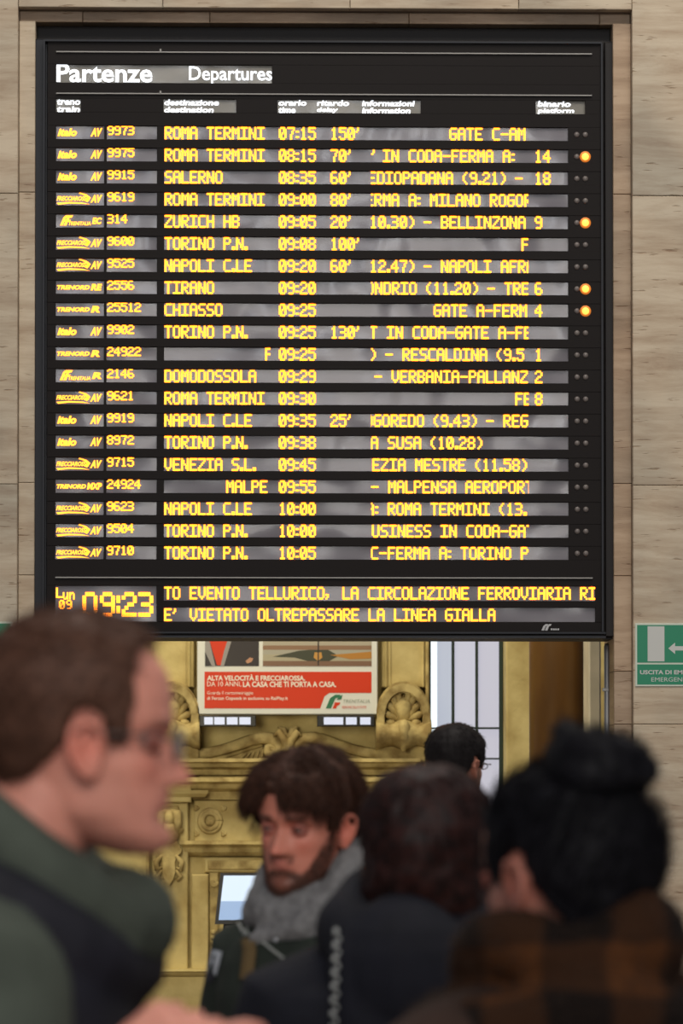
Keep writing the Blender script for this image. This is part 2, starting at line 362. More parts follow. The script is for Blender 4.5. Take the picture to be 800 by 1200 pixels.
for y in (61.8, 110.5, 677): MB().box(X(65,16.02), X(694,16.02), 16.020, 16.031, Z(y+.65,16.02), Z(y-.65,16.02)).build('divider_line', M_LINE, brd)
for y in (59.5, 108.5): MB().box(X(186.5,16.02), X(188.5,16.02), 16.018, 16.031, Z(y+1.6,16.02), Z(y-1.2,16.02)).build('divider_notch', M_LINE, brd)
def window(x0, x1, y0, y1, m, label=None):
    o = MB().box(X(x0-1, YP), X(x1+1, YP), YP, YP+.02, Z(y1+1, YP), Z(y0-1, YP)).build('display_window', m, brd)
    if label: o['label'] = label
    return o
def T(mb, s, x0, x1, y0, y1, bold=0, shear=0): put_text(mb, s, X(x0,YP), X(x1,YP), Z(y1,YP), Z(y0,YP), YP-.0035, bold, shear)
w1 = window(65, 318.5, 76.5, 98, M_WIN2, 'header window reading Partenze Departures')
t = MB(); T(t, 'Partenze', 65.5, 178, 76, 97.8, .022); T(t, 'Departures', 221, 318.5, 78.5, 100, .012); tag(t.build('lettering', M_LEDW, w1), kind='stuff')
hx = [((65, 94), [('treno', 66, 93.5, 0), ('train', 66, 93, 1)]), ((191, 276.5), [('destinazione', 192, 256, 0), ('destination', 192, 250, 1)]),
      ((325, 493), [('orario', 326, 359, 0), ('time', 326, 346, 1), ('ritardo', 371, 409, 0), ('delay', 371, 396, 1), ('informazioni', 424, 486, 0), ('information', 424, 481, 1)]),
      ((628, 686), [('binario', 630, 669, 0), ('platform', 630, 673, 1)])]
for (a, b), items in hx:
    wn = window(a, b, 116.5, 132.5, M_WIN2); t = MB()
    for s, p, q, k in items: T(t, s, p, q, 117.5 if k == 0 else 126, 124.4 if k == 0 else 133, .035, .12)
    tag(t.build('lettering', M_LEDW, wn), kind='stuff')
IT, FR, TN, FS = 'it', 'fr', 'tn', 'fs'
ROWS = [(IT,'AV','9973',[('ROMA TERMINI',192.5)],'07:15',"150'",[('GATE C-AM',526.5)],'',0),
(IT,'AV','9975',[('ROMA TERMINI',192.5)],'08:15',"70'",[("'",435),('IN CODA-FERMA A:',448.5)],'14',1),
(IT,'AV','9915',[('SALERNO',192.5)],'08:35',"60'",[('EDIOPADANA (9.21) -',431.5)],'18',0),
(FR,'AV','9619',[('ROMA TERMINI',192.5)],'09:00',"80'",[('ERMA A: MILANO ROGOR',428.5)],'',0),
(FS,'EC','314',[('ZURICH HB',192.5)],'09:05',"20'",[('10.30) - BELLINZONA',433)],'9',1),
(FR,'AV','9600',[('TORINO P.N.',192.5)],'09:08',"100'",[('F',611)],'',0),
(FR,'AV','9525',[('NAPOLI C.LE',192.5)],'09:20',"60'",[('12.47) - NAPOLI AFRA',433)],'',0),
(TN,'RE','2556',[('TIRANO',192.5)],'09:20','',[('ONDRIO (11.20) - TRE',429)],'6',1),
(TN,'R','25512',[('CHIASSO',192.5)],'09:25','',[('GATE A-FERM',508)],'4',1),
(IT,'AV','9902',[('TORINO P.N.',192.5)],'09:25',"130'",[('T IN CODA-GATE A-FE',433)],'',0),
(TN,'R','24922',[('F',310.5)],'09:25','',[(') - RESCALDINA (9.5',433)],'1',0),
(FS,'R','2146',[('DOMODOSSOLA',192.5)],'09:29','',[('- VERBANIA-PALLANZA',438.5)],'2',0),
(FR,'AV','9621',[('ROMA TERMINI',192.5)],'09:30','',[('FE',603.5)],'8',0),
(IT,'AV','9919',[('NAPOLI C.LE',192.5)],'09:35',"25'",[('OGOREDO (9.43) - REG',427.5)],'',0),
(IT,'AV','8972',[('TORINO P.N.',192.5)],'09:38','',[('A SUSA (10.28)',434)],'',0),
(FR,'AV','9715',[('VENEZIA S.L.',192.5)],'09:45','',[('EZIA MESTRE (11.58)',436)],'',0),
(TN,'MXP','24924',[('MALPE',265)],'09:55','',[('- MALPENSA AEROPORT',434.5)],'',0),
(FR,'AV','9623',[('NAPOLI C.LE',192.5)],'10:00','',[('A: ROMA TERMINI (13.',429)],'',0),
(FR,'AV','9504',[('TORINO P.N.',192.5)],'10:00','',[('USINESS IN CODA-GAT',435.5)],'',0),
(FR,'AV','9710',[('TORINO P.N.',192.5)],'10:05','',[('C-FERMA A: TORINO P.',434)],'',0)]
for y, (lg, cls, num, dest, tm, dl, info, pl, lit) in zip(rows_y, ROWS):
    a = window(65, 121.5, y-8, y+7.8, M_WIN); t = MB()
    if lg == IT: T(t, 'italo', 67, 89.5, y-4.6, y+4.8, .05, .25); T(t, cls, 105.5, 119.5, y-5, y+5, .05, .3)
    elif lg == FR:
        T(t, 'FRECCIAROSSA', 66, 104, y-2.8, y+2.6, .04, .3); T(t, cls, 105.5, 119.5, y-4.5, y+4.8, .05, .3)
        t.prism([(X(p,YP), Z(q,YP)) for p, q in ((93,y-7.2),(101,y-5),(106,y-1),(102,y+4.2),(99,y+2.6),(102,y-1),(97,y-4.4),(92,y-5.8))], YP-.0035, YP-.001)
        t.prism([(X(p,YP), Z(q,YP)) for p, q in ((66,y+5),(80,y+4),(96,y+4.6),(105,y+6.6),(96,y+6),(80,y+5.8),(68,y+7.2))], YP-.0035, YP-.001)
    elif lg == TN:
        T(t, 'TRENORD', 66.5, 101 if cls == 'MXP' else 105, y-2.2, y+3, .05, .25)
        T(t, cls, 102 if cls == 'MXP' else 106, 119.5 if cls != 'R' else 117, y-3.8, y+4, .05, .2)
    else:
        for k in (0, 4.2):
            t.prism([(X(p+k,YP), Z(q,YP)) for p, q in ((70,y+5.6),(74,y-4),(77,y-6.3),(81,y-6.3),(79.5,y-3.6),(76.6,y-3.2),(75.8,y-1),(78.4,y-1),(77.4,y+1.4),(74.8,y+1.4),(73.2,y+5.6))], YP-.0035, YP-.001)
        T(t, 'TRENITALIA', 80, 106, y+1.0, y+5.4, .03, .2); T(t, cls, 107.5, 119, y-3.8, y+4, .05, .2)
    tag(t.build('lettering', M_LED, a), kind='stuff')
    b = window(124.5, 183.5, y-8, y+7.8, M_WIN); t = MB(); leds(t, num, 125.3, y-2.4, 8.0, 10.8, 1.42); tag(t.build('lettering', M_LED, b), kind='stuff')
    c = window(192, 666, y-8, y+7.8, M_WIN); t = MB(); yy = y + .4
    for s, x in dest: t = MB(); leds(t, s, x, yy, x_hi=316.5); tag(t.build('destination_text', M_LED, c), kind='stuff')
    t = MB(); leds(t, tm, 326.5, yy); tag(t.build('time_text', M_LED, c), kind='stuff')
    if dl: t = MB(); leds(t, dl, 387, yy); tag(t.build('delay_text', M_LED, c), kind='stuff')
    for s, x in info: t = MB(); leds(t, s, x, yy, 10.05, x_lo=434.5, x_hi=619); tag(t.build('information_text', M_LED, c), kind='stuff')
    if pl: t = MB(); leds(t, pl, 626.5, yy); tag(t.build('platform_text', M_LED, c), kind='stuff')
    for k, lx in enumerate((676, 686)):
        on = lit and k == 1; rr = (4.6 if on else 3.3) * .004
        cx_, cz_ = X(lx, 16.03), Z(y+.4, 16.03)
        o = MB().ball((cx_, 16.030, cz_), rr, rr*.6, rr, 14, 8).build('indicator_lamp', M_LAMP if on else M_LAMP0, brd, True)
        if on:
            o['label'] = 'lit orange indicator lamp'
            MB().ball((cx_, 16.031, cz_), .027, .006, .027, 20, 10).build('lamp_glow_halo', M_HALO, o, True)  # glowing disc added as the lamp's halo of light, not a lamp part
ck = window(65, 183.5, 686.5, 728.5, M_WIN, 'clock window'); t = MB()
leds(t, 'L', 66, 695, 8, 12, 1.5); leds(t, 'un', 74, 697, 7.4, 12.0, 1.15); leds(t, '09', 69.5, 708.8, 8.4, 10.4, 1.25)
def big(mb, s, xs, yc, h=28, cw=3.3):
    for c, x in zip(s, xs):
        g = {'0': FONT['O'], ':': '0 1 1 0 1 1 0'}.get(c, FONT[c]).split()
        for r, row in enumerate(g):
            for k, bb in enumerate(row):
                if bb == '1': mb.quad(X(x+k*cw-.1, YP), X(x+k*cw+cw+.9, YP), Z(yc-h/2+(r+1)*h/7+.3, YP), Z(yc-h/2+r*h/7-.3, YP), YP-.0035)
big(t, '09:23', (97, 117.5, 136.8, 143, 162.3), 708.6); tag(t.build('lettering', M_LED, ck), kind='stuff')
a = window(192, 697, 686.5, 704, M_WIN); t = MB(); leds(t, 'TO EVENTO TELLURICO, LA CIRCOLAZIONE FERROVIARIA RI', 192.5, 695.2, 9.93, x_hi=697, narrow=9.93); tag(t.build('lettering', M_LED, a), kind='stuff')
a = window(192, 697, 711.5, 728.5, M_WIN); t = MB(); leds(t, "E' VIETATO OLTREPASSARE LA LINEA GIALLA", 192.5, 720.6, 9.96, narrow=9.96); tag(t.build('lettering', M_LED, a), kind='stuff')
t = MB()
for k in (0, 4):
    t.prism([(X(p+k,16.02), Z(q,16.02)) for p, q in ((634,738.5),(636.5,733),(639,731),(642,731),(641,733),(639,733.6),(637,738.5))], 16.028, 16.031)
for k in range(4): t.box(X(645+k*2.6,16.02), X(647+k*2.6,16.02), 16.028, 16.031, Z(738.2,16.02), Z(736.2,16.02))
t.build('maker_mark', mat('grey_print', (.42, .42, .42), .5), brd)

# ---------------------------------------------------------------- the booking hall behind the opening
YB = 24.0
bx0, bx1 = X(501.5, YB), X(592, YB)
wb = MB().box(-7, bx0, YB, YB+.3, 0, 8).box(bx1, 7, YB, YB+.3, 0, 8).box(bx0, bx1, YB, YB+.3, 4.6, 8).build('wall_back', M_YEL); wb['kind'] = 'structure'
def q(px, Y=YB): return X(px, Y)
def h(py, Y=YB): return Z(py, Y)
por = empty('carved_portal', (q(337), YB, 0), 'ochre carved stone portal with scroll pediment and shell capitals under the poster', 'portal')
def bx(name, p0, p1, y0, y1, d, m=M_YEL, bev=.008, lab=None, yb=None):
    o = MB().box(q(p0), q(p1), YB-d, (YB if yb is None else yb)+.002, h(y1), h(y0), bev).build(name, m, por)
    if lab: o['label'] = lab
    return o
def moulding(name, p0, p1, prof, m=M_YEL, par=None):
    """prof: list of (py, depth) from top to bottom, swept between p0 and p1 with mitred returns"""
    mb = MB(); v = []; n = len(prof)
    for side, px in ((-1, p0), (1, p1)):
        for py, d in prof: v.append((q(px) + side*d*.6, YB - d, h(py)))
    for side, px in ((-1, p0), (1, p1)):
        for py, d in prof: v.append((q(px), YB, h(py)))
    f = [(i, i+1, n+i+1, n+i) for i in range(n-1)]
    f += [(2*n+i, 2*n+i+1, i+1, i) for i in range(n-1)] + [(n+i, n+i+1, 3*n+i+1, 3*n+i) for i in range(n-1)]
    f += [(0, n, 3*n, 2*n), (n-1, 2*n-1, 4*n-1, 3*n-1)]
    return mb.add(v, f).build(name, m, par or por)
CXP = 337.0
def mir(p): return 2*CXP - p
# pilasters flanking the poster
for s in (0, 1):
    f_ = (lambda p: mir(p)) if s else (lambda p: p)
    def pair(a, b): return (min(f_(a), f_(b)), max(f_(a), f_(b)))
    a, b = pair(446, 499); bx('pilaster', a, b, 560, 806, .10)
    a, b = pair(450, 453); bx('pilaster_moulding', a, b, 560, 806, .125)
    a, b = pair(455.5, 457); bx('pilaster_moulding', a, b, 560, 806, .115)
    a, b = pair(494, 496); bx('pilaster_moulding', a, b, 560, 806, .125)
    a, b = pair(497.5, 501.5); bx('edge_pilaster', a, b, 560, 1135, .14, M_YELD)
# lower wall zone behind pediment
bx('panel_field', mir(441), 441, 838, 912, .05)
# shell capitals: arch, fan of flutes, bulging base
def shell(c, s):
    Y0 = YB - .10
    cz = 838.0; k = 1/ (4000/24.0)
    root = MB()
    # back slab and the arch (two concentric bands)
    def arch(ro, ri, y0, y1, drop=20):
        pts = []
        N_ = 20
        out = [(c + ro*math.cos(a)*.94, cz - ro*1.15*math.sin(a)) for a in [math.pi*i/N_ for i in range(N_+1)]]
        inn = [(c + ri*math.cos(a)*.94, cz - ri*1.15*math.sin(a)) for a in [math.pi*i/N_ for i in range(N_+1)]]
        v = []; 
        for P_ in (out, inn):
            for yy in (y0, y1): v += [(q(p), yy, h(z_)) for p, z_ in P_]
        m = N_+1; f = []
        for i in range(N_):
            f += [(i, i+1, 2*m+i+1, 2*m+i), (m+i+1, m+i, i, i+1), (2*m+i, 2*m+i+1, 3*m+i+1, 3*m+i)]
        return v, f
    b = MB(); v, f = arch(31, 23, YB-.27, YB-.1); b.add(v, f)
    v, f = arch(33.5, 30, YB-.22, YB-.1); b.add(v, f); v, f = arch(24, 21.5, YB-.24, YB-.1); b.add(v, f)
    b.box(q(c-31), q(c-22), YB-.27, YB-.1, h(852), h(837), .004); b.box(q(c+22), q(c+31), YB-.27, YB-.1, h(852), h(837), .004)
    b.build('capital_arch', M_YELD, por)
    bx('niche_field', c-23, c+23, 812, 850, .12)
    fl = MB()
    for i in range(9):
        a = math.pi*(.08 + .84*i/8)
        tip = (c + 19*math.cos(a), 846 - 33*math.sin(a)); 
        if i == 4: continue
        fl.tube([(q(c), YB-.16, h(845)), (q((c+tip[0])/2), YB-.19, h((845+tip[1])/2+1)), (q(tip[0]), YB-.22, h(tip[1]))], [.012, .02, .026], 8)
    fl.tube([(q(c), YB-.16, h(845)), (q(c), YB-.21, h(826)), (q(c), YB-.17, h(815))], [.05, .065, .02], 10)
    for sg in (-1, 1): fl.ball((q(c+sg*15), YB-.2, h(848)), .038, .04, .03)
    fl.build('shell', M_YELD, por, True)
    # scrolled bulge under the shell
    mb = MB(); rs = []
    for i in range(13):
        u = i/12; px = c - 32 + 64*u
        wv = .018*math.cos(u*math.pi*4)
        ring = []
        for j in range(16):
            a = 2*math.pi*j/16; ring.append((q(px), YB-.17 - (.15+wv)*math.cos(a), h(861) + (.095+wv*.8)*math.sin(a)))
        rs.append(ring)
    mb.rings(rs); mb.build('capital_scroll', M_YELD, por, True)
    kp = MB(); kp.tube([(q(c), YB-.30, h(851)), (q(c), YB-.31, h(864)), (q(c), YB-.23, h(878))], [.042, .036, .022], 10); kp.build('leaf_drop', M_YELD, por, True)
    bx('capital_block', c-31, c+31, 874, 893, .16, M_YELD)
shell(471, 1); shell(mir(471), -1)
# scrolled pediment
def scroll(s):
    sx = lambda p: p if s < 0 else mir(p)
    crest = MB()
    cl = [(318,878),(321,880),(322,876.5),(318,873.5),(313.5,875.5),(312.5,881),(317,885.5),(323.5,884.5),(327.5,878),(325.5,870.5),(317,865.5),(306,865),(293,868),(278,873.5),(262,878.5),(246,882),(233,884)]
    crest.tube([(q(sx(p)), YB-.11, h(z_)) for p, z_ in cl], [.008,.01,.012,.014,.016,.018,.02,.022,.024,.026,.027,.027,.026,.025,.024,.024,.024], 8, 1.6)
    crest.build('pediment_scroll', M_YELD, por, True)
    low = MB(); c2 = [(306,872),(293,875),(278,880.5),(262,885.5),(246,889),(233,891)]
    low.tube([(q(sx(p)), YB-.075, h(z_)) for p, z_ in c2], .013, 8, 2.0); low.build('pediment_fillet', M_YELD, por, True)
    pts = [(233,893),(246,890),(262,887),(278,882),(293,877),(306,873),(312,880),(318,888),(324,890),(330,893)]
    pts = [(q(sx(p)), h(z_)) for p, z_ in pts]
    if s > 0: pts = pts[::-1]
    MB().prism(pts[::-1], YB-.075, YB).build('pediment_field', M_YELD, por)
    lf = MB()
    for k in range(5): lf.tube([(q(sx(283+k*6)), YB-.08, h(889)), (q(sx(288+k*5)), YB-.095, h(884 - k*1.2))], [.022, .008], 8, .6)
    lf.build('leaf_carving', M_YELD, por, True)
scroll(-1); scroll(1)
ac = MB()
for s in (-1, 1):
    ac.tube([(q(337), YB-.12, h(884)), (q(337+s*4), YB-.14, h(868)), (q(337+s*11), YB-.16, h(858)), (q(337+s*15), YB-.13, h(862))], [.04, .036, .034, .015], 8, .8)
    ac.tube([(q(337), YB-.1, h(868)), (q(337+s*6), YB-.13, h(855)), (q(337+s*10), YB-.11, h(853))], [.02, .026, .012], 8, .8)
ac.ball((q(337), YB-.12, h(880)), .05, .05, .08); ac.build('acanthus_ornament', M_YELD, por, True)
# entablature
moulding('cornice', 206, 468, [(889,0),(889,.22),(893,.23),(895,.19),(899,.17),(902,.11),(908,.10),(911,0)], M_YELD)
moulding('architrave', 226, 448, [(911,0),(911,.20),(916,.21),(919,.16),(924,.14),(928,.08),(937,.07),(938,0)], M_YELD)
bx('frieze_panel', 228, 446, 938, 986, .06)
for a, b in ((174, 225), (449, 500)):
    bx('frieze_block', a, b, 911, 940, .16); moulding('block_cornice', a, b, [(926,.16),(926,.20),(930,.19),(934,.16)])
    bx('side_pilaster', a+6, b-4, 940, 1135, .09)
def rosette(c, z_):
    rb = MB(); V = []
    for rr, d in ((12.5,.022),(9,.028)):
        pts = [(q(c+rr*math.cos(a)), YB-.06-d*.5, h(z_)+ (rr/4000*24)*1.05*math.sin(a)) for a in [2*math.pi*i/28 for i in range(29)]]
        rb.tube(pts, d*.7, 8, caps=False)
    rb.ball((q(c), YB-.06, h(z_+2)), .034, .035, .028)
    for s1 in (-1, 1):
        for s2 in (-1, 1):
            for k in range(3):
                a = k*2.1; rb.ball((q(c+s1*16+1.6*math.cos(a)), YB-.065, h(z_+s2*15+1.6*math.sin(a))), .014, .012, .014, 8, 6)
    rb.build('rosette', M_YELD, por, True)
rosette(246.5, 962); rosette(427.5, 962)
moulding('frame_moulding', 226, 448, [(985,0),(985,.13),(989,.14),(993,.10),(998,.09),(1003,.05),(1004,0)], M_YELD)
bx('lintel_panel', 240, 434, 1005, 1022, .075, M_YEL); bx('lintel_panel', 244, 430, 1008, 1019, .085, M_YELD)
for a, b in ((225.5, 245), (429, 448)): bx('door_pilaster', a, b, 1024, 1135, .12)
for a, b in ((245.5, 256), (418, 428.5)): bx('door_reveal', a, b, 1022, 1135, .07, M_YELD)
for c, z_ in ((251, 1034), (423, 1034)):
    kb = MB(); kb.tube([(q(c+4.5*math.cos(a)*(1-a/14)), YB-.1, h(z_+4.5*math.sin(a)*(1-a/14))) for a in [i*.5 for i in range(22)]], .009, 6); kb.build('small_volute', M_YELD, por, True)
    kb = MB()
    for k in range(6): kb.ball((q(c), YB-.1, h(1092+k*6)), .022, .022, .022, 8, 6)
    kb.build('bead_carving', M_YELD, por, True)
# hanging consoles on the side pilasters
def console(c):
    out = [(-15,996),(-13,1000),(-9,1003),(-7,1010),(-7.5,1022),(-5,1030),(0,1037),(5,1030),(7.5,1022),(7,1010),(9,1003),(13,1000),(15,996),(9,985),(-9,985)]
    MB().prism([(q(c+p), h(z_)) for p, z_ in out], YB-.15, YB-.08).build('console_shield', M_YELD, por)
    cs = MB()
    for s in (-1, 1):
        cs.tube([(q(c+s*9), YB-.15, h(1003)), (q(c+s*15), YB-.16, h(1009)), (q(c+s*14), YB-.14, h(1018)), (q(c+s*9), YB-.13, h(1016))], [.012, .022, .02, .01], 8)
        cs.tube([(q(c+s*9), YB-.13, h(1020)), (q(c+s*14), YB-.14, h(1026)), (q(c+s*10), YB-.12, h(1031))], [.012, .018, .008], 8)
        cs.tube([(q(c+s*6), YB-.14, h(980)), (q(c+s*11), YB-.17, h(965)), (q(c+s*9), YB-.17, h(952)), (q(c+s*3), YB-.14, h(950))], [.02, .03, .032, .014], 8)
        cs.ball((q(c+s*13), YB-.14, h(972)), .025, .025, .03)
    cs.ball((q(c), YB-.14, h(958)), .05, .05, .06).ball((q(c), YB-.13, h(975)), .075, .06, .09).box(q(c-11), q(c+11), YB-.115, YB-.08, h(1030), h(944), .01); cs.build('console_carving', M_YELD, por, True)
console(199); console(mir(199))
moulding('base_moulding', 172, 502, [(1134,0),(1134,.22),(1136,.23),(1138,.19),(1139,.19),(1142,.16),(1142,0)], M_YEL)
bx('base_block', 172, 502, 1142, 1195, .14, M_YEL)

# poster
pst = empty('poster', (q(336), YB-.2, h(838)), 'framed poster with red text block and two pictures above the carved portal', 'poster')
yp = YB - .22
M_PW = mat('poster_white', (.74, .75, .72), .5, .3); M_PR = mat('poster_red', (.66, .045, .012), .5, .3)
MB().box(q(232), q(441), yp, YB-.145, h(838), h(640), .006).build('panel', M_PW, pst)
def flat(pts, m, name, dy=.002):
    pts = [(q(a), h(b)) for a, b in pts]
    ar = sum(pts[i][0]*pts[(i+1)%len(pts)][1] - pts[(i+1)%len(pts)][0]*pts[i][1] for i in range(len(pts)))
    if ar < 0: pts = pts[::-1]
    return MB().prism(pts, yp-dy, yp-dy+.001).build(name, m, pst)
flat([(240.5,788.5),(434,788.5),(434,813),(385,813),(379.5,817),(374.5,831),(240.5,831)], M_PR, 'red_block')
D = mat('poster_dark', (.022, .016, .02), .5)
flat([(241,660),(303.5,660),(303.5,782),(241,782)], D, 'left_picture')
flat([(241,736),(276,736),(262,781),(255,781)], M_PR, 'picture_shape', .003)
flat([(272,736),(277,736),(268,765),(263,782),(259,782),(263,765)], mat('poster_grey', (.30,.28,.28), .5), 'picture_shape', .004)
flat([(241,740),(246,752),(253,782),(249,782),(241,765)], mat('poster_grey', (.30,.28,.28), .5), 'picture_shape', .004)
flat([(241,765),(249,782),(241,782)], D, 'picture_shape', .0045)
flat([(288,776),(293,772),(297,773),(295,777),(290,779)], mat('poster_skin', (.5,.25,.15), .5), 'picture_shape', .003)
flat([(308,660),(434,660),(434,782),(308,782)], mat('poster_sky', (.42,.38,.30), .5), 'right_picture')
for nm, a, b, cc in (('u',758,763,(.26,.15,.09)),('v',763,768.5,(.38,.36,.30)),('w',768.5,776,(.40,.36,.26)),('x',776,782,(.20,.11,.07))):
    flat([(308,a),(434,a),(434,b),(308,b)], mat('poster_band_'+nm, cc, .5), 'picture_shape', .003)
flat([(320,771),(350,764),(362,763),(384,763),(396,770),(385,776),(360,776),(345,772)], mat('poster_green', (.045,.05,.03), .5), 'picture_shape', .004)
flat([(386,769),(410,767),(434,765),(434,773),(410,774)], mat('poster_orange', (.45,.20,.03), .5), 'picture_shape', .0045)
flat([(368,766),(376,766),(377,772),(372,776),(367,772)], mat('poster_orange2', (.55,.28,.06), .5), 'picture_shape', .005)
flat([(371.6,750),(373,750),(373,781),(371.6,781)], D, 'picture_shape', .0055)
tm = MB(); MPT = mat('poster_text', (.85,.80,.72), .5)
def TP(s, a, b, c, d, bold=0, sh=0): put_text(tm, s, q(a), q(b), h(d), h(c), yp-.004, bold, sh)
TP('ALTA VELOCITÀ E FRECCIAROSSA.', 243.5, 357, 791.5, 798.8, .03); TP('DA 10 ANNI,', 243.5, 283, 799.8, 806.3, 0); TP('LA CASA CHE TI PORTA A CASA.', 285, 393, 799.8, 806.3, .03)
TP('Guarda il cortometraggio', 243.5, 297, 811, 816, 0); TP('di Ferzan Ozpetek in esclusiva su RaiPlay.it', 243.5, 337, 817.3, 822.3, .01)
tag(tm.build('lettering', MPT, pst), kind='stuff')
GR = mat('poster_logo_green', (.02,.17,.08), .5)
flat([(381,831),(386,819),(392,815),(398,815),(397,818),(392,819.5),(387,831)], GR, 'logo_stripe', .003)
flat([(389,831),(391.5,824),(398,824),(396.5,827),(394,828),(393,831)], M_PR, 'logo_stripe', .003)
flat([(394,821),(395.5,817.5),(400.5,815),(399,820.5)], GR, 'logo_stripe', .0035)
tm = MB(); TP('TRENITALIA', 401, 432, 820.5, 824.5, 0, .2); tag(tm.build('logo_lettering', mat('poster_logo_grey', (.30,.33,.28), .5), pst), kind='stuff')
tm = MB(); TP('FERROVIE DELLO STATO', 400, 428, 828, 831, 0); tag(tm.build('logo_lettering', M_PR, pst), kind='stuff')
# two small screens under the poster
def pane_m(n_, c, s): return mat(n_, (.1,.1,.1), .3, emit=c, estr=s)
for (a, b, cells, lab) in ((235, 300, ((240.5,250.5),(252,264),(266.5,279),(281,294)), 'left of the two small lit displays under the poster'), (371, 437, ((378.5,401),(404,416.5),(420.5,432.5)), 'right of the two small lit displays under the poster')):
    s = empty('display_screen', (q(a), YB-.25, h(852)), lab, 'display', 'small lit displays under the poster')
    MB().box(q(a), q(b), YB-.30, YB-.16, h(852), h(839.5), .004).build('screen_case', mat('screen_black', (.012,.012,.015), .4), s)
    for c_, d_ in cells:
        MB().box(q(c_), q(d_), YB-.303, YB-.299, h(850), h(841.5)).build('lit_panel', pane_m('lit_panel_white', (.80,.84,1.0), 1.35 if c_ > 240.6 else .8), s)
# monitor showing a pale screen
s = empty('information_screen', (q(285), 22.6, 0), 'tilted black framed screen with bright pale blue picture behind the bearded man', 'screen')
Yk = 22.6
def qk(p): return X(p, Yk)
def hk(p): return Z(p, Yk)
fr = MB(); A = [(261,1026),(322,1026),(317,1080),(252,1080)]; 
fr.prism([(qk(a), hk(b)) for a, b in [(252,1083),(320,1083),(325,1023),(258.5,1023)]], Yk, Yk+.06)
fr.build('screen_frame', mat('screen_black', (.012,.012,.015), .4), s)
MB().prism([(qk(a), hk(b)) for a, b in [(256.5,1078),(318,1078),(322.5,1056),(259,1056)]], Yk-.004, Yk).build('lower_picture', pane_m('screen_blue', (.33,.50,.78), .85), s)
MB().prism([(qk(a), hk(b)) for a, b in [(259,1056),(322.5,1056),(323,1026),(262.5,1026)]], Yk-.004, Yk).build('upper_picture', pane_m('screen_pale', (.70,.84,1.0), 1.0), s)
MB().box(qk(262), qk(310), Yk+.02, Yk+.35, 0, hk(1083), .01).build('pedestal', mat('screen_black', (.012,.012,.015), .4), s)

# window
wn = empty('window_1', (q(546), YB, h(1100)), kind='structure')
M_DG = mat('dark_green_window_frame', (.012, .028, .022), .5)
zt, zb = 4.6, h(1100)
yw = YB + .06
def bar(p0, p1, z0, z1, d=.05, m=M_DG, nm='window_bar'): return MB().box(q(p0), q(p1), yw-d, yw, z0, z1, .004).build(nm, m, wn)
bar(502.6, 504.6, zb, zt, .05); bar(529, 532.3, zb, zt); bar(556.8, 560, zb, zt); bar(584.5, 589, zb, zt, .07)
for a, b in ((512, 529), (532.3, 556.8), (560, 584.5)): bar(a, b, h(854.3), h(852), .045)
bar(504.6, 512, h(854.3), h(852.3), .045); bar(560, 584.5, h(890), h(888), .045)
for a, b in ((504.6, 529), (532.3, 556.8), (560, 584.5)): bar(a, b, h(1002), h(1000), .045)
bar(504.6, 584.5, h(650), h(647), .045)
bar(589, 592.6, zb, zt, .045, mat('white_window_reveal', (.42,.42,.43), .6), 'window_reveal')
def pane(p0, p1, z0, z1, c, s_): return MB().box(q(p0), q(p1), yw-.012, yw-.006, z0, z1).build('pane', pane_m('daylit_pane_%d_%d' % (p0, s_*100), c, s_), wn)
zz = [zb, h(1001), h(853), h(648.5), zt]
for a, b in zip(zz[:-1], zz[1:]):
    pane(504.6, 512.2, a, b, (.84,.95,1.0), 1.25); pane(512.2, 529, a, b, (.72,.78,.92), .62)
    pane(532.3, 556.8, a, b, (.86,.86,1.0), .60)
for a, b in zip([zb, h(1001), h(889), h(853), h(648.5)], [h(1001), h(889), h(853), h(648.5), zt]): pane(560, 584.5, a, b, (.84,.83,.97), .58)
MB().box(bx0-.1, bx1+.1, YB+.10, YB+.3, 0, 4.7).build('window_backing', M_DG, wn)
# right-hand strip of the hall: yellow jamb, brown column, pale pilaster
MB().box(X(592.5,23.7), X(640,23.7), 23.7, 24.0, 0, 7.5, .01).build('trim_1', M_YEL)['kind'] = 'structure'
cyx, cyr = X(657, 21.6), (X(694,21.6)-X(619,21.6))/2*1.0
cb = MB(); cb.tube([(cyx, 21.6, 0.0), (cyx, 21.6, 7.4)], cyr, 40, caps=False)
co = empty('brown_column', (cyx, 21.6, 0), 'large polished brown column standing between the yellow jamb and the pipe', 'column')
M_BRN = mat('brown_marble', (.155, .075, .020), .35, .4, noise_amt=.4, nscale=3, stretch=(1,1,.35), col2=(.085,.038,.010))
cb.build('shaft', M_BRN, co, True)
MB().tube([(cyx, 21.6, .0), (cyx, 21.6, .22)], cyr*1.2, 32, caps=False).build('base', M_BRN, co, True)
MB().box(X(689,21.0), X(703.5,21.0), 21.0, 21.35, 0, 7.5, .01).build('trim_2', mat('grey_limestone', (.50,.45,.36), .7, noise_amt=.25, nscale=3))['kind'] = 'structure'

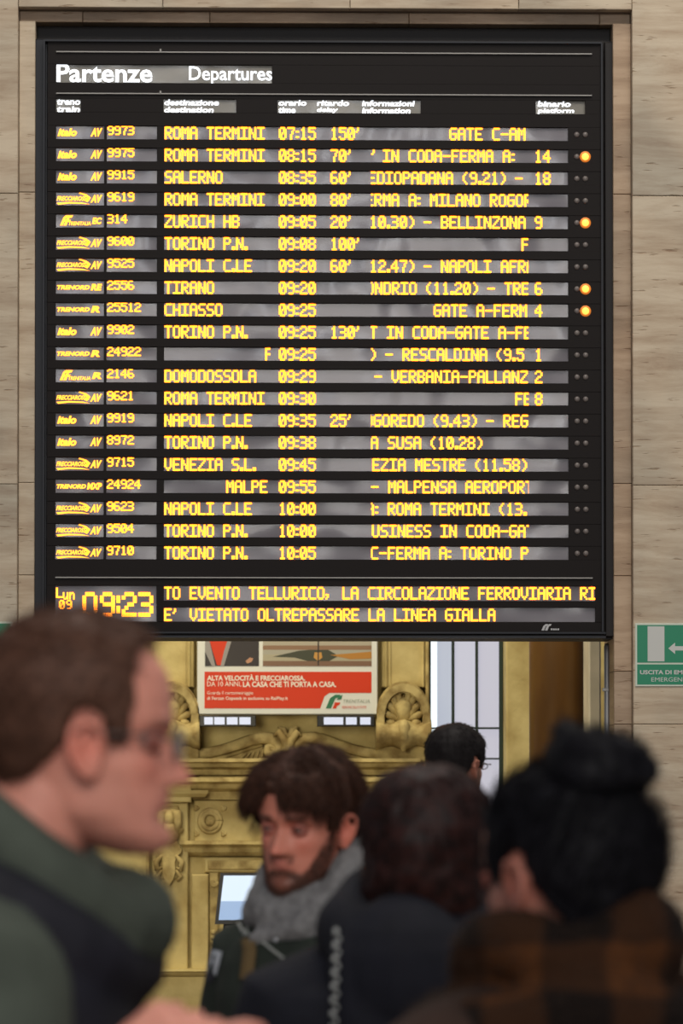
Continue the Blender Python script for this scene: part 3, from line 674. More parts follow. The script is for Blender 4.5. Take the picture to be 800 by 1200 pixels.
# ---------------------------------------------------------------- people: bodies, heads, hair, clothes
def remesh(mb, voxel, smooth_it=0, name='body'):
    me = mesh(name, mb.v, mb.f); o = bpy.data.objects.new(name, me); C.objects.link(o)
    md = o.modifiers.new('r', 'REMESH'); md.mode = 'VOXEL'; md.voxel_size = voxel; md.use_smooth_shade = True
    if smooth_it: s = o.modifiers.new('s', 'SMOOTH'); s.factor = .5; s.iterations = smooth_it
    dg = bpy.context.evaluated_depsgraph_get(); out = bpy.data.meshes.new_from_object(o.evaluated_get(dg))
    bpy.data.objects.remove(o); bpy.data.meshes.remove(me); out.name = name; return out
def get_co(me):
    a = np.empty(len(me.vertices)*3, np.float32); me.vertices.foreach_get('co', a); return a.reshape(-1, 3).astype(float)
def get_no(me):
    a = np.empty(len(me.vertices)*3, np.float32); me.vertex_normals.foreach_get('vector', a); return a.reshape(-1, 3).astype(float)
def set_co(me, co): me.vertices.foreach_set('co', np.ascontiguousarray(co, np.float32).ravel()); me.update()
def sst(x, a, b): t = np.clip((x-a)/(b-a), 0, 1); return t*t*(3-2*t)
def vnoise(co, scale, seed=0, octs=2):
    """cheap smooth noise: sums of rotated sines"""
    r = np.random.RandomState(seed); out = np.zeros(len(co))
    for k in range(octs):
        for j in range(5):
            d = r.normal(size=3); d /= np.linalg.norm(d); out += np.sin(co @ d * scale * (2**k) * r.uniform(.7, 1.4) + r.uniform(0, 6.28) + 1.7*np.sin(co @ np.roll(d, 1) * scale * (2**k) * .8 + j)) / (2**k)
    return out / 5
def set_tint(me, cols):
    at = me.color_attributes.new('tint', 'FLOAT_COLOR', 'POINT'); a = np.ones((len(cols), 4), np.float32); a[:, :3] = cols; at.data.foreach_set('color', a.ravel())
def skin_mat(name):
    if name in MATS: return MATS[name]
    m = mat(name, (.5,.3,.2), .5, .4); nt = m.node_tree; b = nt.nodes['Principled BSDF']
    a = nt.nodes.new('ShaderNodeAttribute'); a.attribute_name = 'tint'
    n = nt.nodes.new('ShaderNodeTexNoise'); n.inputs['Scale'].default_value = 60
    mx = nt.nodes.new('ShaderNodeMix'); mx.data_type = 'RGBA'; mx.blend_type = 'MULTIPLY'; mx.inputs['B'].default_value = (.86,.78,.76,1)
    tc = nt.nodes.new('ShaderNodeTexCoord'); nt.links.new(tc.outputs['Object'], n.inputs['Vector'])
    nt.links.new(n.outputs['Fac'], mx.inputs['Factor']); nt.links.new(a.outputs['Color'], mx.inputs['A']); nt.links.new(mx.outputs['Result'], b.inputs['Base Color'])
    b.inputs['Subsurface Weight'].default_value = .08; b.inputs['Subsurface Scale'].default_value = .01
    b.inputs['Subsurface Radius'].default_value = (1, .35, .2)
    return m

# head profile tables, eye line z = 0, face towards +x
HZ = np.array([-.121,-.117,-.110,-.098,-.080,-.060,-.040,-.020,.000,.020,.045,.070,.090,.105,.116,.123])
HF = np.array([ .072, .084, .091, .092, .085, .089, .088, .086, .082,.093,.093,.087,.073,.054,.032,.005])
HB = np.array([ .045, .025,-.002,-.022,-.045,-.066,-.080,-.090,-.098,-.103,-.104,-.099,-.088,-.072,-.050,-.020])
HW = np.array([ .010, .022, .034, .047, .057, .062, .066, .069, .072,.075,.077,.075,.067,.054,.036,.012])
def head_rings(nz=64, nph=112):
    zs = np.concatenate([np.linspace(-.121, .123, nz)]); R_ = []
    for z in zs:
        f, b, w_ = np.interp(z, HZ, HF), np.interp(z, HZ, HB), np.interp(z, HZ, HW)
        cx = .25*f + .75*b if z < -.07 else .0 + .0*z
        cx = max(min(cx, f-.01), b+.01) if z < -.07 else np.clip(0., b+.01, f-.01)
        cx = np.clip((f+b)/2, b, f)
        ring = []
        for k in range(nph):
            a = 2*math.pi*k/nph; c, s = math.cos(a), math.sin(a)
            ex = 2/2.25
            ring.append((cx + (f-cx)*math.copysign(abs(c)**ex, c), w_*math.copysign(abs(s)**ex, s), z))
        R_.append(ring)
    return R_
def sculpt(co, sp):
    x, y, z = co[:,0].copy(), co[:,1].copy(), co[:,2].copy()
    fr = sst(x, .02, .06); ay = np.abs(y)
    def g(v, c, s): return np.exp(-((v-c)/s)**2)
    dx = np.zeros(len(co)); dy = np.zeros(len(co)); dz = np.zeros(len(co))
    # nose: ridge growing from the bridge to the tip
    t = np.clip((.012 - z)/.052, 0, 1); on = sst(z, -.053, -.040)*sst(-z, -.026, -.006)
    h_ = (.006 + .024*t**1.2)*sp.get('nose', 1.0); wd = .0075 + .0055*t
    dx += fr*h_*np.exp(-(y/wd)**2)*on
    dx += fr*.009*g(ay, .0145, .0065)*g(z, -.039, .008)                 # wings
    dx -= fr*.014*g(ay, .031, .0145)*g(z, -.001, .0105)                  # sockets
    dx -= fr*.004*g(ay, .010, .008)*g(z, .004, .010)
    dx += fr*.005*g(ay, .026, .020)*g(z, .019, .008)                     # brow
    dx += fr*.003*g(ay, .044, .014)*g(z, -.026, .013)                    # cheekbone
    dy += np.sign(y)*fr*.003*g(ay, .058, .02)*g(z, -.026, .013)
    dx -= fr*.004*g(ay, .040, .013)*g(z, -.055, .016)                    # hollow of the cheek
    dx += fr*.0075*g(y, 0, .019)*g(z, -.0585, .0042)                     # lips
    dx += fr*.0065*g(y, 0, .017)*g(z, -.0690, .0045)
    dx -= fr*.0035*g(y, 0, .022)*g(z, -.0635, .0018)
    dx -= fr*.0025*g(y, 0, .004)*g(z, -.050, .006)                       # philtrum
    dx -= fr*.0045*g(y, 0, .018)*g(z, -.079, .0055)
    dx += fr*.007*g(y, 0, .017)*g(z, -.100, .012)*sp.get('chin', 1)     # chin
    dy += np.sign(y)*.004*g(x, .01, .03)*g(z, -.075, .018)               # jaw angle
    return np.stack([x+dx, y+dy, z+dz], 1)
def ear_mb(mb, s, M, k=1.0, ex_=.0):
    """outer ear: rim, bowl and lobe, at the side s = +1 left, -1 right"""
    def e(u, v_, o): return M @ Vector((ex_ + u*k, s*(.0735 + o*k), -.014 + v_*k))
    rim = [(.010,-.010,.000),(.013,.006,.004),(.012,.020,.010),(.004,.030,.014),(-.010,.031,.018),(-.020,.022,.021),(-.022,.006,.020),(-.017,-.010,.016),(-.009,-.022,.010),(-.001,-.028,.006),(.006,-.024,.003),(.009,-.014,.001)]
    mb.tube([e(*p) for p in rim], [.0042*k]*8 + [.005*k, .006*k, .005*k, .004*k], 8)
    mb.tube([e(-.004,.022,.010), e(-.013,.008,.012), e(-.010,-.008,.009), e(0,-.016,.006)], [.0042*k, .005*k, .005*k, .005*k], 8)
    bowl = [(.008,.016,.0),(-.006,.024,.006),(-.016,.012,.011),(-.015,-.004,.010),(-.004,-.020,.004),(.006,-.012,0)]
    c = [e(-.004, .0, -.004)]
    vs = [e(*p) for p in bowl]; n = len(vs)
    v2 = [e(p[0]*.95, p[1]*.95, p[2]-.009) for p in bowl]
    mb.add([tuple(p) for p in vs + v2], [tuple(range(n)), tuple(range(2*n-1, n-1, -1))] + [((i+1)%n, i, n+i, n+(i+1)%n) for i in range(n)])

def torso_ring(z, rx, ry, cx=0, n=40, e=.85):
    return [(cx + rx*math.copysign(abs(math.cos(a))**e, math.cos(a)), ry*math.copysign(abs(math.sin(a))**e, math.sin(a)), z) for a in [2*math.pi*i/n for i in range(n)]]
TOR = [(1.475,.050,.060,-.015),(1.455,.075,.105,-.012),(1.43,.095,.150,-.008),(1.39,.108,.178,-.004),(1.33,.118,.185,0),(1.24,.122,.176,.002),(1.14,.112,.158,.002),(1.04,.110,.155,0),(.95,.122,.170,-.004),(.87,.118,.172,-.006),(.80,.10,.16,-.004)]

def person(name, label, px, py_eye, Y, yaw, head_yaw=0, pitch=0, roll=0, voxel=.005, sp=None, arms=None, tint=None, lean=(0,0)):
    """yaw: direction the chest faces, world degrees (0 = +x, 90 = away from camera); head_yaw, pitch relative"""
    sp = sp or {}
    eye = P(px, py_eye, Y); k = eye.z/1.628*sp.get('kk', 1.0)
    root = empty(name, (eye.x - lean[0], Y - lean[1], 0), label, 'person')
    B = Matrix.Translation((eye.x - lean[0], Y - lean[1], 0)) @ Matrix.Rotation(R(yaw), 4, 'Z') @ Matrix.Diagonal((k, k, k, 1))
    hk = sp.get('hs', 1.0)
    H = Matrix.Translation(eye) @ Matrix.Rotation(R(yaw + head_yaw), 4, 'Z') @ Matrix.Rotation(R(-pitch)*-1, 4, 'Y') @ Matrix.Rotation(R(roll), 4, 'X') @ Matrix.Diagonal((hk, hk, hk, 1))
    Hi = np.array(H.inverted())
    b = MB()
    rs = head_rings(); n = len(rs[0])
    hv = sculpt(np.array([p for r in rs for p in r]), sp); hv2 = [tuple(H @ Vector(p)) for p in hv]
    rr = [hv2[i*n:(i+1)*n] for i in range(len(rs))]; b.rings(rr)
    for s in (1, -1): ear_mb(b, s, H, sp.get('ear', 1.0), sp.get('earx', .0))
    # neck, torso, limbs in body space
    nb = B @ Vector((-.02, 0, 1.44)); nt_ = H @ Vector((-.030, 0, -.055)); nm = (nb + nt_)/2
    b.tube([nb, nm, nt_, H @ Vector((-.01, 0, .0))], [.070*k, .060*k, .058*k, .05*k], 24)
    b.rings([[tuple(B @ Vector(p)) for p in torso_ring(z, rx, ry, cx)] for z, rx, ry, cx in TOR[::-1]])
    arms = arms or {}
    J = {}
    for s in (1, -1):
        a = arms.get(s) or [(-.03, s*.235, 1.13), (.10, s*.225, .90)]
        sh = Vector((-.005, s*.170, 1.395)); el, wr = Vector(a[0]), Vector(a[1]); J[s] = (sh, el, wr)
        b.tube([B @ Vector((-.01, s*.06, 1.445)), B @ sh, B @ (sh*.5+el*.5), B @ el, B @ (el*.65+wr*.35), B @ wr], [.045*k, .056*k, .046*k, .039*k, .039*k, .027*k], 16)
        hand(b, B, el, wr, s, k, a[2] if len(a) > 2 else {})
        b.tube([B @ Vector((0, s*.085, .88)), B @ Vector((.012, s*.095, .50)), B @ Vector((-.01, s*.1, .34)), B @ Vector((-.02, s*.1, .09))], [.088*k, .058*k, .056*k, .038*k], 16)
        b.tube([B @ Vector((-.03, s*.1, .045)), B @ Vector((.05, s*.105, .04)), B @ Vector((.13, s*.11, .030))], [.034*k, .034*k, .024*k], 12)
    me = remesh(b, voxel, 1)
    co = get_co(me); hl = (np.c_[co, np.ones(len(co))] @ Hi.T)[:, :3]
    skin = np.array(sp.get('skin', (.50,.27,.20))); t = np.tile(skin, (len(co), 1))
    x, y, z = hl.T; near = (z > -.14) & (z < .14) & (np.abs(x) < .16) & (np.abs(y) < .12)
    BY, BZ = [0,.02,.035,.045,.055,.062,.075], [-.0745,-.0745,-.080,-.070,-.048,-.030,-.028]
    def blend(mask, c): t[:] = t*(1-mask[:,None]) + np.array(c)*mask[:,None]
    def g(v, c, s): return np.exp(-((v-c)/s)**2)
    fr = sst(x, .04, .07)*near
    blend(.45*near*sst(np.abs(y), .062, .078)*g(x, -.0, .03)*g(z, -.015, .04), skin*np.array((1.05,.55,.5)))  # ears redder
    blend(.35*fr*(g(np.abs(y), .040, .016)*g(z, -.030, .018) + g(y, 0, .012)*g(z, -.038, .012)), skin*np.array((1.1,.62,.58)))
    blend(.8*fr*g(y, 0, .020)*(g(z, -.0590, .0035) + g(z, -.0695, .004)), sp.get('lip', (.50,.15,.13)))
    if 'beard' in sp:
        mk = near*sst(np.interp(np.abs(y), BY, BZ) - z, -.004, .006)*sst(x, .0, .02)
        mk = np.clip(mk + near*g(z, -.0505, .005)*sst(x, .07, .085)*sst(.03-np.abs(y), 0, .008), 0, 1)
        mk = np.maximum(mk, near*sst(-z, .01, .03)*sst(np.abs(y), .058, .066)*sst(x, .0, .015)*sst(-x, -.045, -.03))
        mk *= 1 - .9*g(y, 0, .021)*(g(z, -.0590, .004) + g(z, -.0695, .0045))
        blend(np.clip(mk,0,1)*sp['beard'][0], sp['beard'][1])
    if 'brow' in sp:
        blend(sp.get('brow_k', .85)*fr*sst(np.abs(y), .010, .016)*sst(-np.abs(y), -.052, -.042)*g(z, .0195 - .0*y, .0055), sp['brow'])
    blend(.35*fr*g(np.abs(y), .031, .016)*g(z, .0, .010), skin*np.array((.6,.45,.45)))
    set_tint(me, t); link('body', me, skin_mat('skin'), root)
    # eyes
    for s in (1, -1):
        c = H @ Vector((.0700, s*.0315, -.001)); e = MB().ball(c, .0122*hk, n=16, m=12).build('eye', mat('eye_white', (.17,.13,.12), .4, .3), root, True)
        ir = H @ Vector((.0700+.0088, s*.0315 - .0012, -.002)); MB().ball(ir, .0062*hk, n=12, m=8).build('iris', mat('iris_dark', (.03,.016,.01), .15, .6), e, True)
        lid = MB(); fwd = (H.to_3x3() @ Vector((1,0,0))).normalized(); upv = (H.to_3x3() @ Vector((0,0,1))).normalized(); sd = (H.to_3x3() @ Vector((0,1,0))).normalized()
        for zz, rr_ in ((.0062, .0046), (-.0078, .0036)):
            lid.tube([c + fwd*(.0122*math.cos(a))*.93 + sd*(.0150*math.sin(a)) + upv*(zz*math.cos(a)) for a in np.linspace(-1.25, 1.25, 9)], rr_, 8)
        lm = lid.build('eyelid', mat('eyelid_skin', tuple(skin*np.array((.55,.42,.42))), .6, .2), root, True)
    return root, B, H, J, k
def hand(mb, B, el, wr, s, k, o):
    """palm, four fingers and a thumb; o: curl (per finger), dir / up override in body space"""
    d = (o['dir'] if 'dir' in o else (wr - el)).normalized()
    pal = o.get('palm', Vector((0, -s, 0))); pal = (pal - d*pal.dot(d)).normalized()      # palm normal
    th = d.cross(pal)*(s if 'flip' not in o else -s); 
    th = th.normalized()                                                                 # towards the thumb
    def q_(a, b_, c): return B @ (wr + d*a + th*b_ + pal*c)
    for i, b_ in enumerate((-.026, -.009, .009, .026)):
        mb.tube([q_(-.005, b_*.55, 0), q_(.045, b_*.9, -.002), q_(.088, b_, -.002)], [.0150*k, .0140*k, .0118*k], 10)
    cu = o.get('curl', (.9, .8, .7, .6)); sprd = o.get('spread', .06)
    for i, (b_, L_) in enumerate(((-.029, .062), (-.010, .078), (.010, .086), (.029, .080))):
        p = wr + d*.088 + th*b_ ; an = 0; pts = [p - d*.012, p]; 
        for j, seg in enumerate((.46, .30, .24)):
            an += cu[i]*(.8, .95, .7)[j]
            dd = d*math.cos(an) + pal*math.sin(an) + th*(b_*sprd/.03)
            p = p + dd.normalized()*L_*seg; pts.append(p)
        mb.tube([B @ q2 for q2 in pts], [.0108*k, .0104*k, .0094*k, .0088*k, .0078*k], 10)
    tc = o.get('thumb', 0.5)
    p0 = wr + d*.022 + th*.022; p1 = p0 + (d*.55 + th*.62 + pal*.25*tc).normalized()*.040; p2 = p1 + (d*.85 + th*.28 + pal*.45*tc).normalized()*.032; p3 = p2 + (d*.9 + th*.02 + pal*.6*tc).normalized()*.026
    mb.tube([B @ q2 for q2 in (p0 - th*.01, p0, p1, p2, p3)], [.014*k, .0155*k, .0125*k, .011*k, .009*k], 10)

def strands(name, roots, dirs, length, rad, m, parent, seg=4, curl=.3, gravity=.4, seed=1, nside=3):
    r = np.random.RandomState(seed); n = len(roots)
    L = (length if np.ndim(length) else np.full(n, length)) * r.uniform(.7, 1.15, n)
    p = roots.copy(); d = dirs / np.linalg.norm(dirs, axis=1)[:,None]
    w1 = r.normal(size=(n,3))*curl; V = []; pts = [p.copy()]
    for j in range(seg):
        d = d + w1*.5/seg*(1 if j < 2 else -.6) + np.array((0,0,-gravity/seg)); d /= np.linalg.norm(d, axis=1)[:,None]
        p = p + d*(L/seg)[:,None]; pts.append(p.copy())
    a = np.cross(d, r.normal(size=(n,3))); a /= np.linalg.norm(a, axis=1)[:,None] + 1e-9; b = np.cross(d, a)
    rs = np.linspace(1, .35, seg+1)*rad; vs = []
    for j in range(seg+1):
        for q_ in range(nside):
            an = 2*math.pi*q_/nside; vs.append(pts[j] + (a*math.cos(an) + b*math.sin(an))*rs[j])
    vs = np.stack(vs, 1); M_ = (seg+1)*nside; v = vs.reshape(-1, 3)
    base = np.array([(j*nside+q_, j*nside+(q_+1)%nside, (j+1)*nside+(q_+1)%nside, (j+1)*nside+q_) for j in range(seg) for q_ in range(nside)])
    f = (base[None] + (np.arange(n)*M_)[:,None,None]).reshape(-1, 4)
    me = bpy.data.meshes.new(name); me.vertices.add(len(v)); me.vertices.foreach_set('co', v.astype(np.float32).ravel())
    me.loops.add(f.size); me.loops.foreach_set('vertex_index', f.astype(np.int32).ravel())
    me.polygons.add(len(f)); me.polygons.foreach_set('loop_start', (np.arange(len(f))*4).astype(np.int32)); me.update(calc_edges=True)
    me.shade_smooth(); o = link(name, me, m, parent); o['kind'] = 'stuff'; return o

def hair(H, line, thick, m, parent, n_str=2500, slen=.03, srad=.0007, flow=None, clump=.003, seed=3, curl=.3, grav=.3, lift=.25, name='hair', fluff=None, sp=None):
    """hair volume over the skull above the hair line, plus loose strands"""
    rs = head_rings(72, 120); co = sculpt(np.array([p for r in rs for p in r]), {}) ; n = len(rs[0]); mrow = len(rs)
    f = [(i*n+k, i*n+(k+1)%n, (i+1)*n+(k+1)%n, (i+1)*n+k) for i in range(mrow-1) for k in range(n)] + [tuple(range(n))[::-1], tuple((mrow-1)*n+k for k in range(n))]
    me = mesh(name, co, f); no = get_no(me); x, y, z = co.T
    ln = line(x, y, z); mk = sst(ln, -.003, .014)
    th = thick(x, y, z)*mk - .006*(1-mk)
    cl = (vnoise(co*np.array((1,1,.45)), 160, seed, 2)*clump + vnoise(co, 60, seed+1, 2)*clump*1.3)*mk
    co2 = co + no*(th + cl)[:,None]
    if fluff is not None: co2 = co2 + fluff(co2)*mk[:,None]
    wv = np.array(H); W = (np.c_[co2, np.ones(len(co2))] @ wv.T)[:, :3]
    set_co(me, W); me.shade_smooth(); o = link(name, me, m, parent)
    if n_str:
        r = np.random.RandomState(seed); idx = np.where(mk > .6)[0]; idx = r.choice(idx, n_str)
        rt = co2[idx] - no[idx]*.002 + r.normal(size=(n_str,3))*.0015
        fl = flow(co[idx]) if flow else np.tile((0,0,-1.), (n_str,1))
        dd = fl - no[idx]*np.sum(fl*no[idx],1)[:,None]*.9; dd = dd/ (np.linalg.norm(dd,axis=1)[:,None]+1e-6) + no[idx]*lift + r.normal(size=(n_str,3))*.15
        RM = wv[:3,:3]; rtw = (np.c_[rt, np.ones(n_str)] @ wv.T)[:, :3]; ddw = dd @ RM.T
        strands('loose_hair', rtw, ddw, slen, srad, m, o, 5, curl, grav, seed)
    return o
def short_line(rec=0.0, nape=-.075, fr=.078, sh=.010):
    X_ = np.array([-.12,-.07,-.045,-.034,-.022,-.008,.004,.014,.030,.036,.045,.060,.080,.10])
    Z_ = np.array([nape,nape+.01,-.045,-.015, .022, .026,.018,-.012,-.012, .020,.040+rec*.4,.066+rec,fr,fr])
    def f(x, y, z):
        return (z - np.interp(x, X_ + sh*(np.abs(X_) < .04), Z_)) 
    return f

def cloth_mesh(mb, voxel, amp, scale, seed=1, smooth_it=2, name='jacket', stretch=(1,1,.6)):
    me = remesh(mb, voxel, smooth_it, name); co = get_co(me); no = get_no(me)
    n_ = vnoise(co*np.array(stretch), scale, seed, 2); n2 = vnoise(co, scale*.35, seed+5, 1)
    set_co(me, co + no*(amp*(n_ - np.abs(n2)*.6))[:,None]); me.shade_smooth(); return me
def jacket(B, J, k, thick=.035, hem=.80, sleeves=(1,-1), torso=True, collar=.0, cuffs=0.02, ry_add=0, puff=1.0):
    mb = MB(); t = thick
    if torso:
        T2 = [(z, rx+t*(1 if z < 1.44 else .6), ry+t*(1. if z < 1.44 else .5)+ry_add, cx) for z, rx, ry, cx in TOR if z > hem-.04 or True]
        T2 = [(1.49,.050+t*.5,.062+t*.4,-.015)] + T2[1:]
        T2 = [q_ for q_ in T2 if q_[0] >= hem] + [(hem, .12+t, .172+t+ry_add, -.004)]
        mb.rings([[tuple(B @ Vector(p)) for p in torso_ring(*q_)] for q_ in T2[::-1]])
    for s in sleeves:
        sh, el, wr = J[s]; e2 = wr + (el-wr).normalized()*cuffs
        mb.tube([B @ Vector((-.01, s*.07, 1.445)), B @ sh, B @ (sh*.55+el*.45), B @ el, B @ (el*.6+wr*.4), B @ e2],
                [(.045+t*.8)*k, (.056+t*.95)*k, (.050+t*puff)*k, (.045+t*puff)*k, (.043+t*.9)*k, (.035+t*.55)*k], 20)
    return mb
def trousers(B, k, root, m, s_m):
    mb = MB()
    mb.rings([[tuple(B @ Vector(p)) for p in torso_ring(z, rx, ry, cx)] for z, rx, ry, cx in [(.84,.12,.17,-.004),(.90,.127,.177,-.004),(1.00,.12,.166,-.002)]])
    for s in (1, -1): mb.tube([B @ Vector((0, s*.085, .88)), B @ Vector((.012, s*.095, .50)), B @ Vector((-.01, s*.1, .30)), B @ Vector((-.02, s*.1, .10))], [.098*k, .073*k, .072*k, .065*k], 16)
    link('trousers', cloth_mesh(mb, .012, .003, 30), m, root)
    for s in (1, -1):
        mb = MB(); rs = []
        for x_, w_, h_ in ((-.075,.028,.045),(-.06,.036,.075),(-.02,.040,.095),(.03,.040,.080),(.08,.045,.060),(.13,.043,.048),(.165,.030,.035),(.178,.012,.02)):
            rs.append([tuple(B @ Vector((x_, s*.105 + w_*math.cos(a), max(.0, h_*.5 + h_*.5*math.sin(a)))) ) for a in [2*math.pi*i/16 for i in range(16)]])
        mb.rings(rs); mb.build('shoe', s_m, root, True)
def loopband(H_c, rx, ry, tilt, rad, n=28, wob=.006, seed=0, a0=0, a1=2*math.pi, yawr=0, sq=1):
    """closed or open fabric roll around a neck; H_c matrix at the neck"""
    r = random.Random(seed); ph = r.uniform(0, 6); pts = []; rr = []
    for i in range(n+1):
        a = a0 + (a1-a0)*i/n
        p = Vector((rx*math.cos(a), ry*math.sin(a), -tilt*math.cos(a+yawr) + wob*math.sin(3*a+ph)))
        pts.append(H_c @ p); rr.append(rad*(1 + .15*math.sin(2*a+ph*2) + .08*math.sin(5*a+ph)))
    return pts, rr

M_JEAN = mat('dark_trousers', (.018,.018,.022), .85, noise_amt=.3, nscale=60); M_SHOE = mat('dark_shoe', (.015,.012,.011), .4)
def cloth(name, col, rough=.85, bump=.35, bs=500, na=.3, ns=12): return mat(name, col, rough, .25, noise_amt=na, nscale=ns, bump=bump, bscale=bs)

# ---- 1. man in profile at the left, nearest
Y1 = 3.52
arms1 = {-1: [(.03, -.27, 1.08), (.125, -.20, 1.300), dict(dir=Vector((.52,.16,.42)), palm=Vector((.25,.75,-.45)), curl=(1.15,.95,.75,.4), thumb=.6, spread=.03)],
          1: [(-.02, .24, 1.14), (.15, .18, .98)]}
r1, B1, H1, J1, k1 = person('person', 'man in profile with short brown hair and glasses, olive green hooded jacket', 97, 865, Y1, -2, 0, 2, voxel=.0032,
    sp=dict(skin=(.68,.30,.225), nose=1.0, ear=.95, earx=.015, brow=(.10,.05,.03), brow_k=.45, beard=(.18,(.28,.14,.10)), hs=.985), arms=arms1, lean=(.092, 0))
M_H1 = mat('brown_hair', (.105,.048,.030), .6, .2, noise_amt=.4, nscale=120)
hair(H1, short_line(.026, -.070, .098, .020), lambda x,y,z: .007 + .004*sst(z, .05, .12) + .005*sst(-x, -.0, .08), M_H1, r1, 5200, .016, .0006,
     flow=lambda c: np.stack([np.where(c[:,2]>.07, .8, -.5), 0*c[:,0], np.where(c[:,2]>.07, -.0, -.8)],1), clump=.0016, seed=4, curl=.25, grav=.1, lift=.35)
M_OLIVE = cloth('olive_cotton', (.072,.086,.068)); M_NAVY1 = cloth('dark_navy_nylon', (.012,.012,.019), .6)
mb = jacket(B1, J1, k1, .034, .80, sleeves=()); mb.tube(*loopband(B1 @ Matrix.Translation((-.020,0,1.465)), .150, .150, .060, .048*k1, seed=2), 14); link('vest', cloth_mesh(mb, .008, .006, 26, 3), M_NAVY1, r1)
for s in (-1, 1):
    mb = jacket(B1, J1, k1, .044, .8, sleeves=(s,), torso=False, cuffs=.03)
    mb.ball(B1 @ Vector((-.05, s*.10, 1.37)), .12, .10, .13)
    link('sleeve', cloth_mesh(mb, .007, .007, 24, 5), M_OLIVE, r1)
mb = MB(); NC = B1 @ Matrix.Translation((0, 0, 1.50))
mb.tube(*loopband(NC @ Matrix.Translation((.01,0,.034)), .122, .114, .092, .045*k1, seed=1), 14)
mb.tube([NC @ Vector((-.10,-.05,.03)), NC @ Vector((-.15,0,-.02)), NC @ Vector((-.16,.03,-.10))], [.08,.09,.06], 16)
mb.tube([NC @ Vector((.02,-.115,-.030)), NC @ Vector((.075,-.105,-.060)), NC @ Vector((.142,-.07,-.080))], [.040,.040,.012], 14)
mb.tube([NC @ Vector((.02,.115,-.015)), NC @ Vector((.085,.105,-.045)), NC @ Vector((.125,.08,-.085))], [.040,.036,.020], 14)
link('hood_collar', cloth_mesh(mb, .006, .005, 30, 8), M_OLIVE, r1)
gl = MB(); M_GF = mat('dark_spectacle_frame', (.03,.02,.02), .3, .6)
def hp(H, x, y, z): return H @ Vector((x, y, z))
for s in (1, -1):
    gl.tube([hp(H1, .104 - .006*abs(math.cos(a)) - (.012 if math.cos(a)*1 > .5 else 0)*0, s*(.034 + .024*math.cos(a)), -.004 + .017*math.sin(a)) for a in [2*math.pi*i/20 for i in range(21)]], .0012, 6)
    gl.tube([hp(H1, .099, s*.058, .002), hp(H1, .085, s*.073, .004), hp(H1, .0, s*.081, .006), hp(H1, -.015, s*.080, -.004)], .0015, 6)
gl.tube([hp(H1, .104, -.010, .004), hp(H1, .109, 0, .006), hp(H1, .104, .010, .004)], .0013, 6)
go = gl.build('glasses', M_GF, r1, True)
M_LENS = bpy.data.materials.new('lens_glass'); M_LENS.use_nodes = True
b_ = M_LENS.node_tree.nodes['Principled BSDF']; b_.inputs['Base Color'].default_value = (.9,.93,1,1); b_.inputs['Transmission Weight'].default_value = .9; b_.inputs['Roughness'].default_value = .03; b_.inputs['IOR'].default_value = 1.2
for s in (1, -1):
    MB().ball(hp(H1, .1015, s*.034, -.004), .0016, .0225, .0165, 20, 12).build('lens', M_LENS, go, True)
trousers(B1, k1, r1, M_JEAN, M_SHOE)

# ---- 2. bearded man with grey scarf
Y2 = 6.4
r2, B2, H2, J2, k2 = person('person', 'bearded man with tousled brown hair, grey wool scarf and dark green jacket', 357, 963, Y2, -124, 3, 8, roll=-3, voxel=.0042,
    sp=dict(skin=(.68,.26,.18), nose=1.05, brow=(.045,.018,.010), brow_k=1, beard=(.80,(.11,.038,.022)), hs=1.04, ear=1.0, kk=.978), lean=(-.022, -.0))
M_H2 = mat('dark_brown_hair', (.070,.027,.015), .6, .2, noise_amt=.4, nscale=90, col2=(.030,.012,.007))
def flow2(c):
    y = c[:,1]; return np.stack([np.where(c[:,0]>.0, .7, -.6), np.sign(y+.012)*.9, np.where(c[:,2]>.10, .05, -.7)],1)
def fluff2(c):
    x,y,z = c.T; o = np.zeros_like(c); o[:,1] += np.where(y<0,-.014,.004)*sst(z, -.01, .05)*sst(np.abs(y), .03, .07); o[:,2] += .003*sst(z, .08, .12); return o
X2 = short_line(0, -.075, .062)
def line2(x, y, z):
    base = X2(x, y, z); fringe = z - (.058 - .028*sst(np.abs(y+.0), .028, .055)); 
    return np.where(x > .036, fringe, base)
hair(H2, line2, lambda x,y,z: .013 - .003*sst(z, .05, .11), M_H2, r2, 8000, .034, .0007, flow=flow2, clump=.0035, seed=11, curl=.4, grav=.35, lift=.22, fluff=fluff2)
# fringe locks swept to both sides of the forehead
rg = np.random.RandomState(21); n = 900
yy = rg.uniform(-.062, .062, n); rt = np.stack([.088 - (np.abs(yy)/.075)**2*.03, yy, .082 + rg.normal(size=n)*.006], 1)
dr = np.stack([.45 + 0*yy, np.sign(yy+.014)*rg.uniform(.5, 1.1, n), -.55 + rg.normal(size=n)*.15], 1); HM = np.array(H2)
strands('fringe', (np.c_[rt, np.ones(n)] @ HM.T)[:, :3], dr @ HM[:3,:3].T, .055, .0013, M_H2, r2, 5, .7, 1.1, 5)
n = 2600; th = rg.uniform(-1.45, 1.45, n); zz = rg.uniform(-.118, -.032, n)
hf = np.interp(zz, HZ, HF); hw = np.interp(zz, HZ, HW); hb = np.interp(zz, HZ, HB)
bx_ = (hf+hb)/2 + (hf-(hf+hb)/2)*np.cos(th)**.89; by_ = hw*np.sign(np.sin(th))*np.abs(np.sin(th))**.89
ok = (zz < np.interp(np.abs(by_), [0,.02,.035,.045,.055,.062,.075], [-.0745,-.0745,-.080,-.070,-.048,-.030,-.028])) | ((np.abs(by_) < .025) & (zz > -.0555) & (zz < -.051))
rt = np.stack([bx_, by_, zz], 1)[ok]; dr = np.stack([np.cos(th)*.5, np.sin(th)*.5, -1+0*th], 1)[ok]
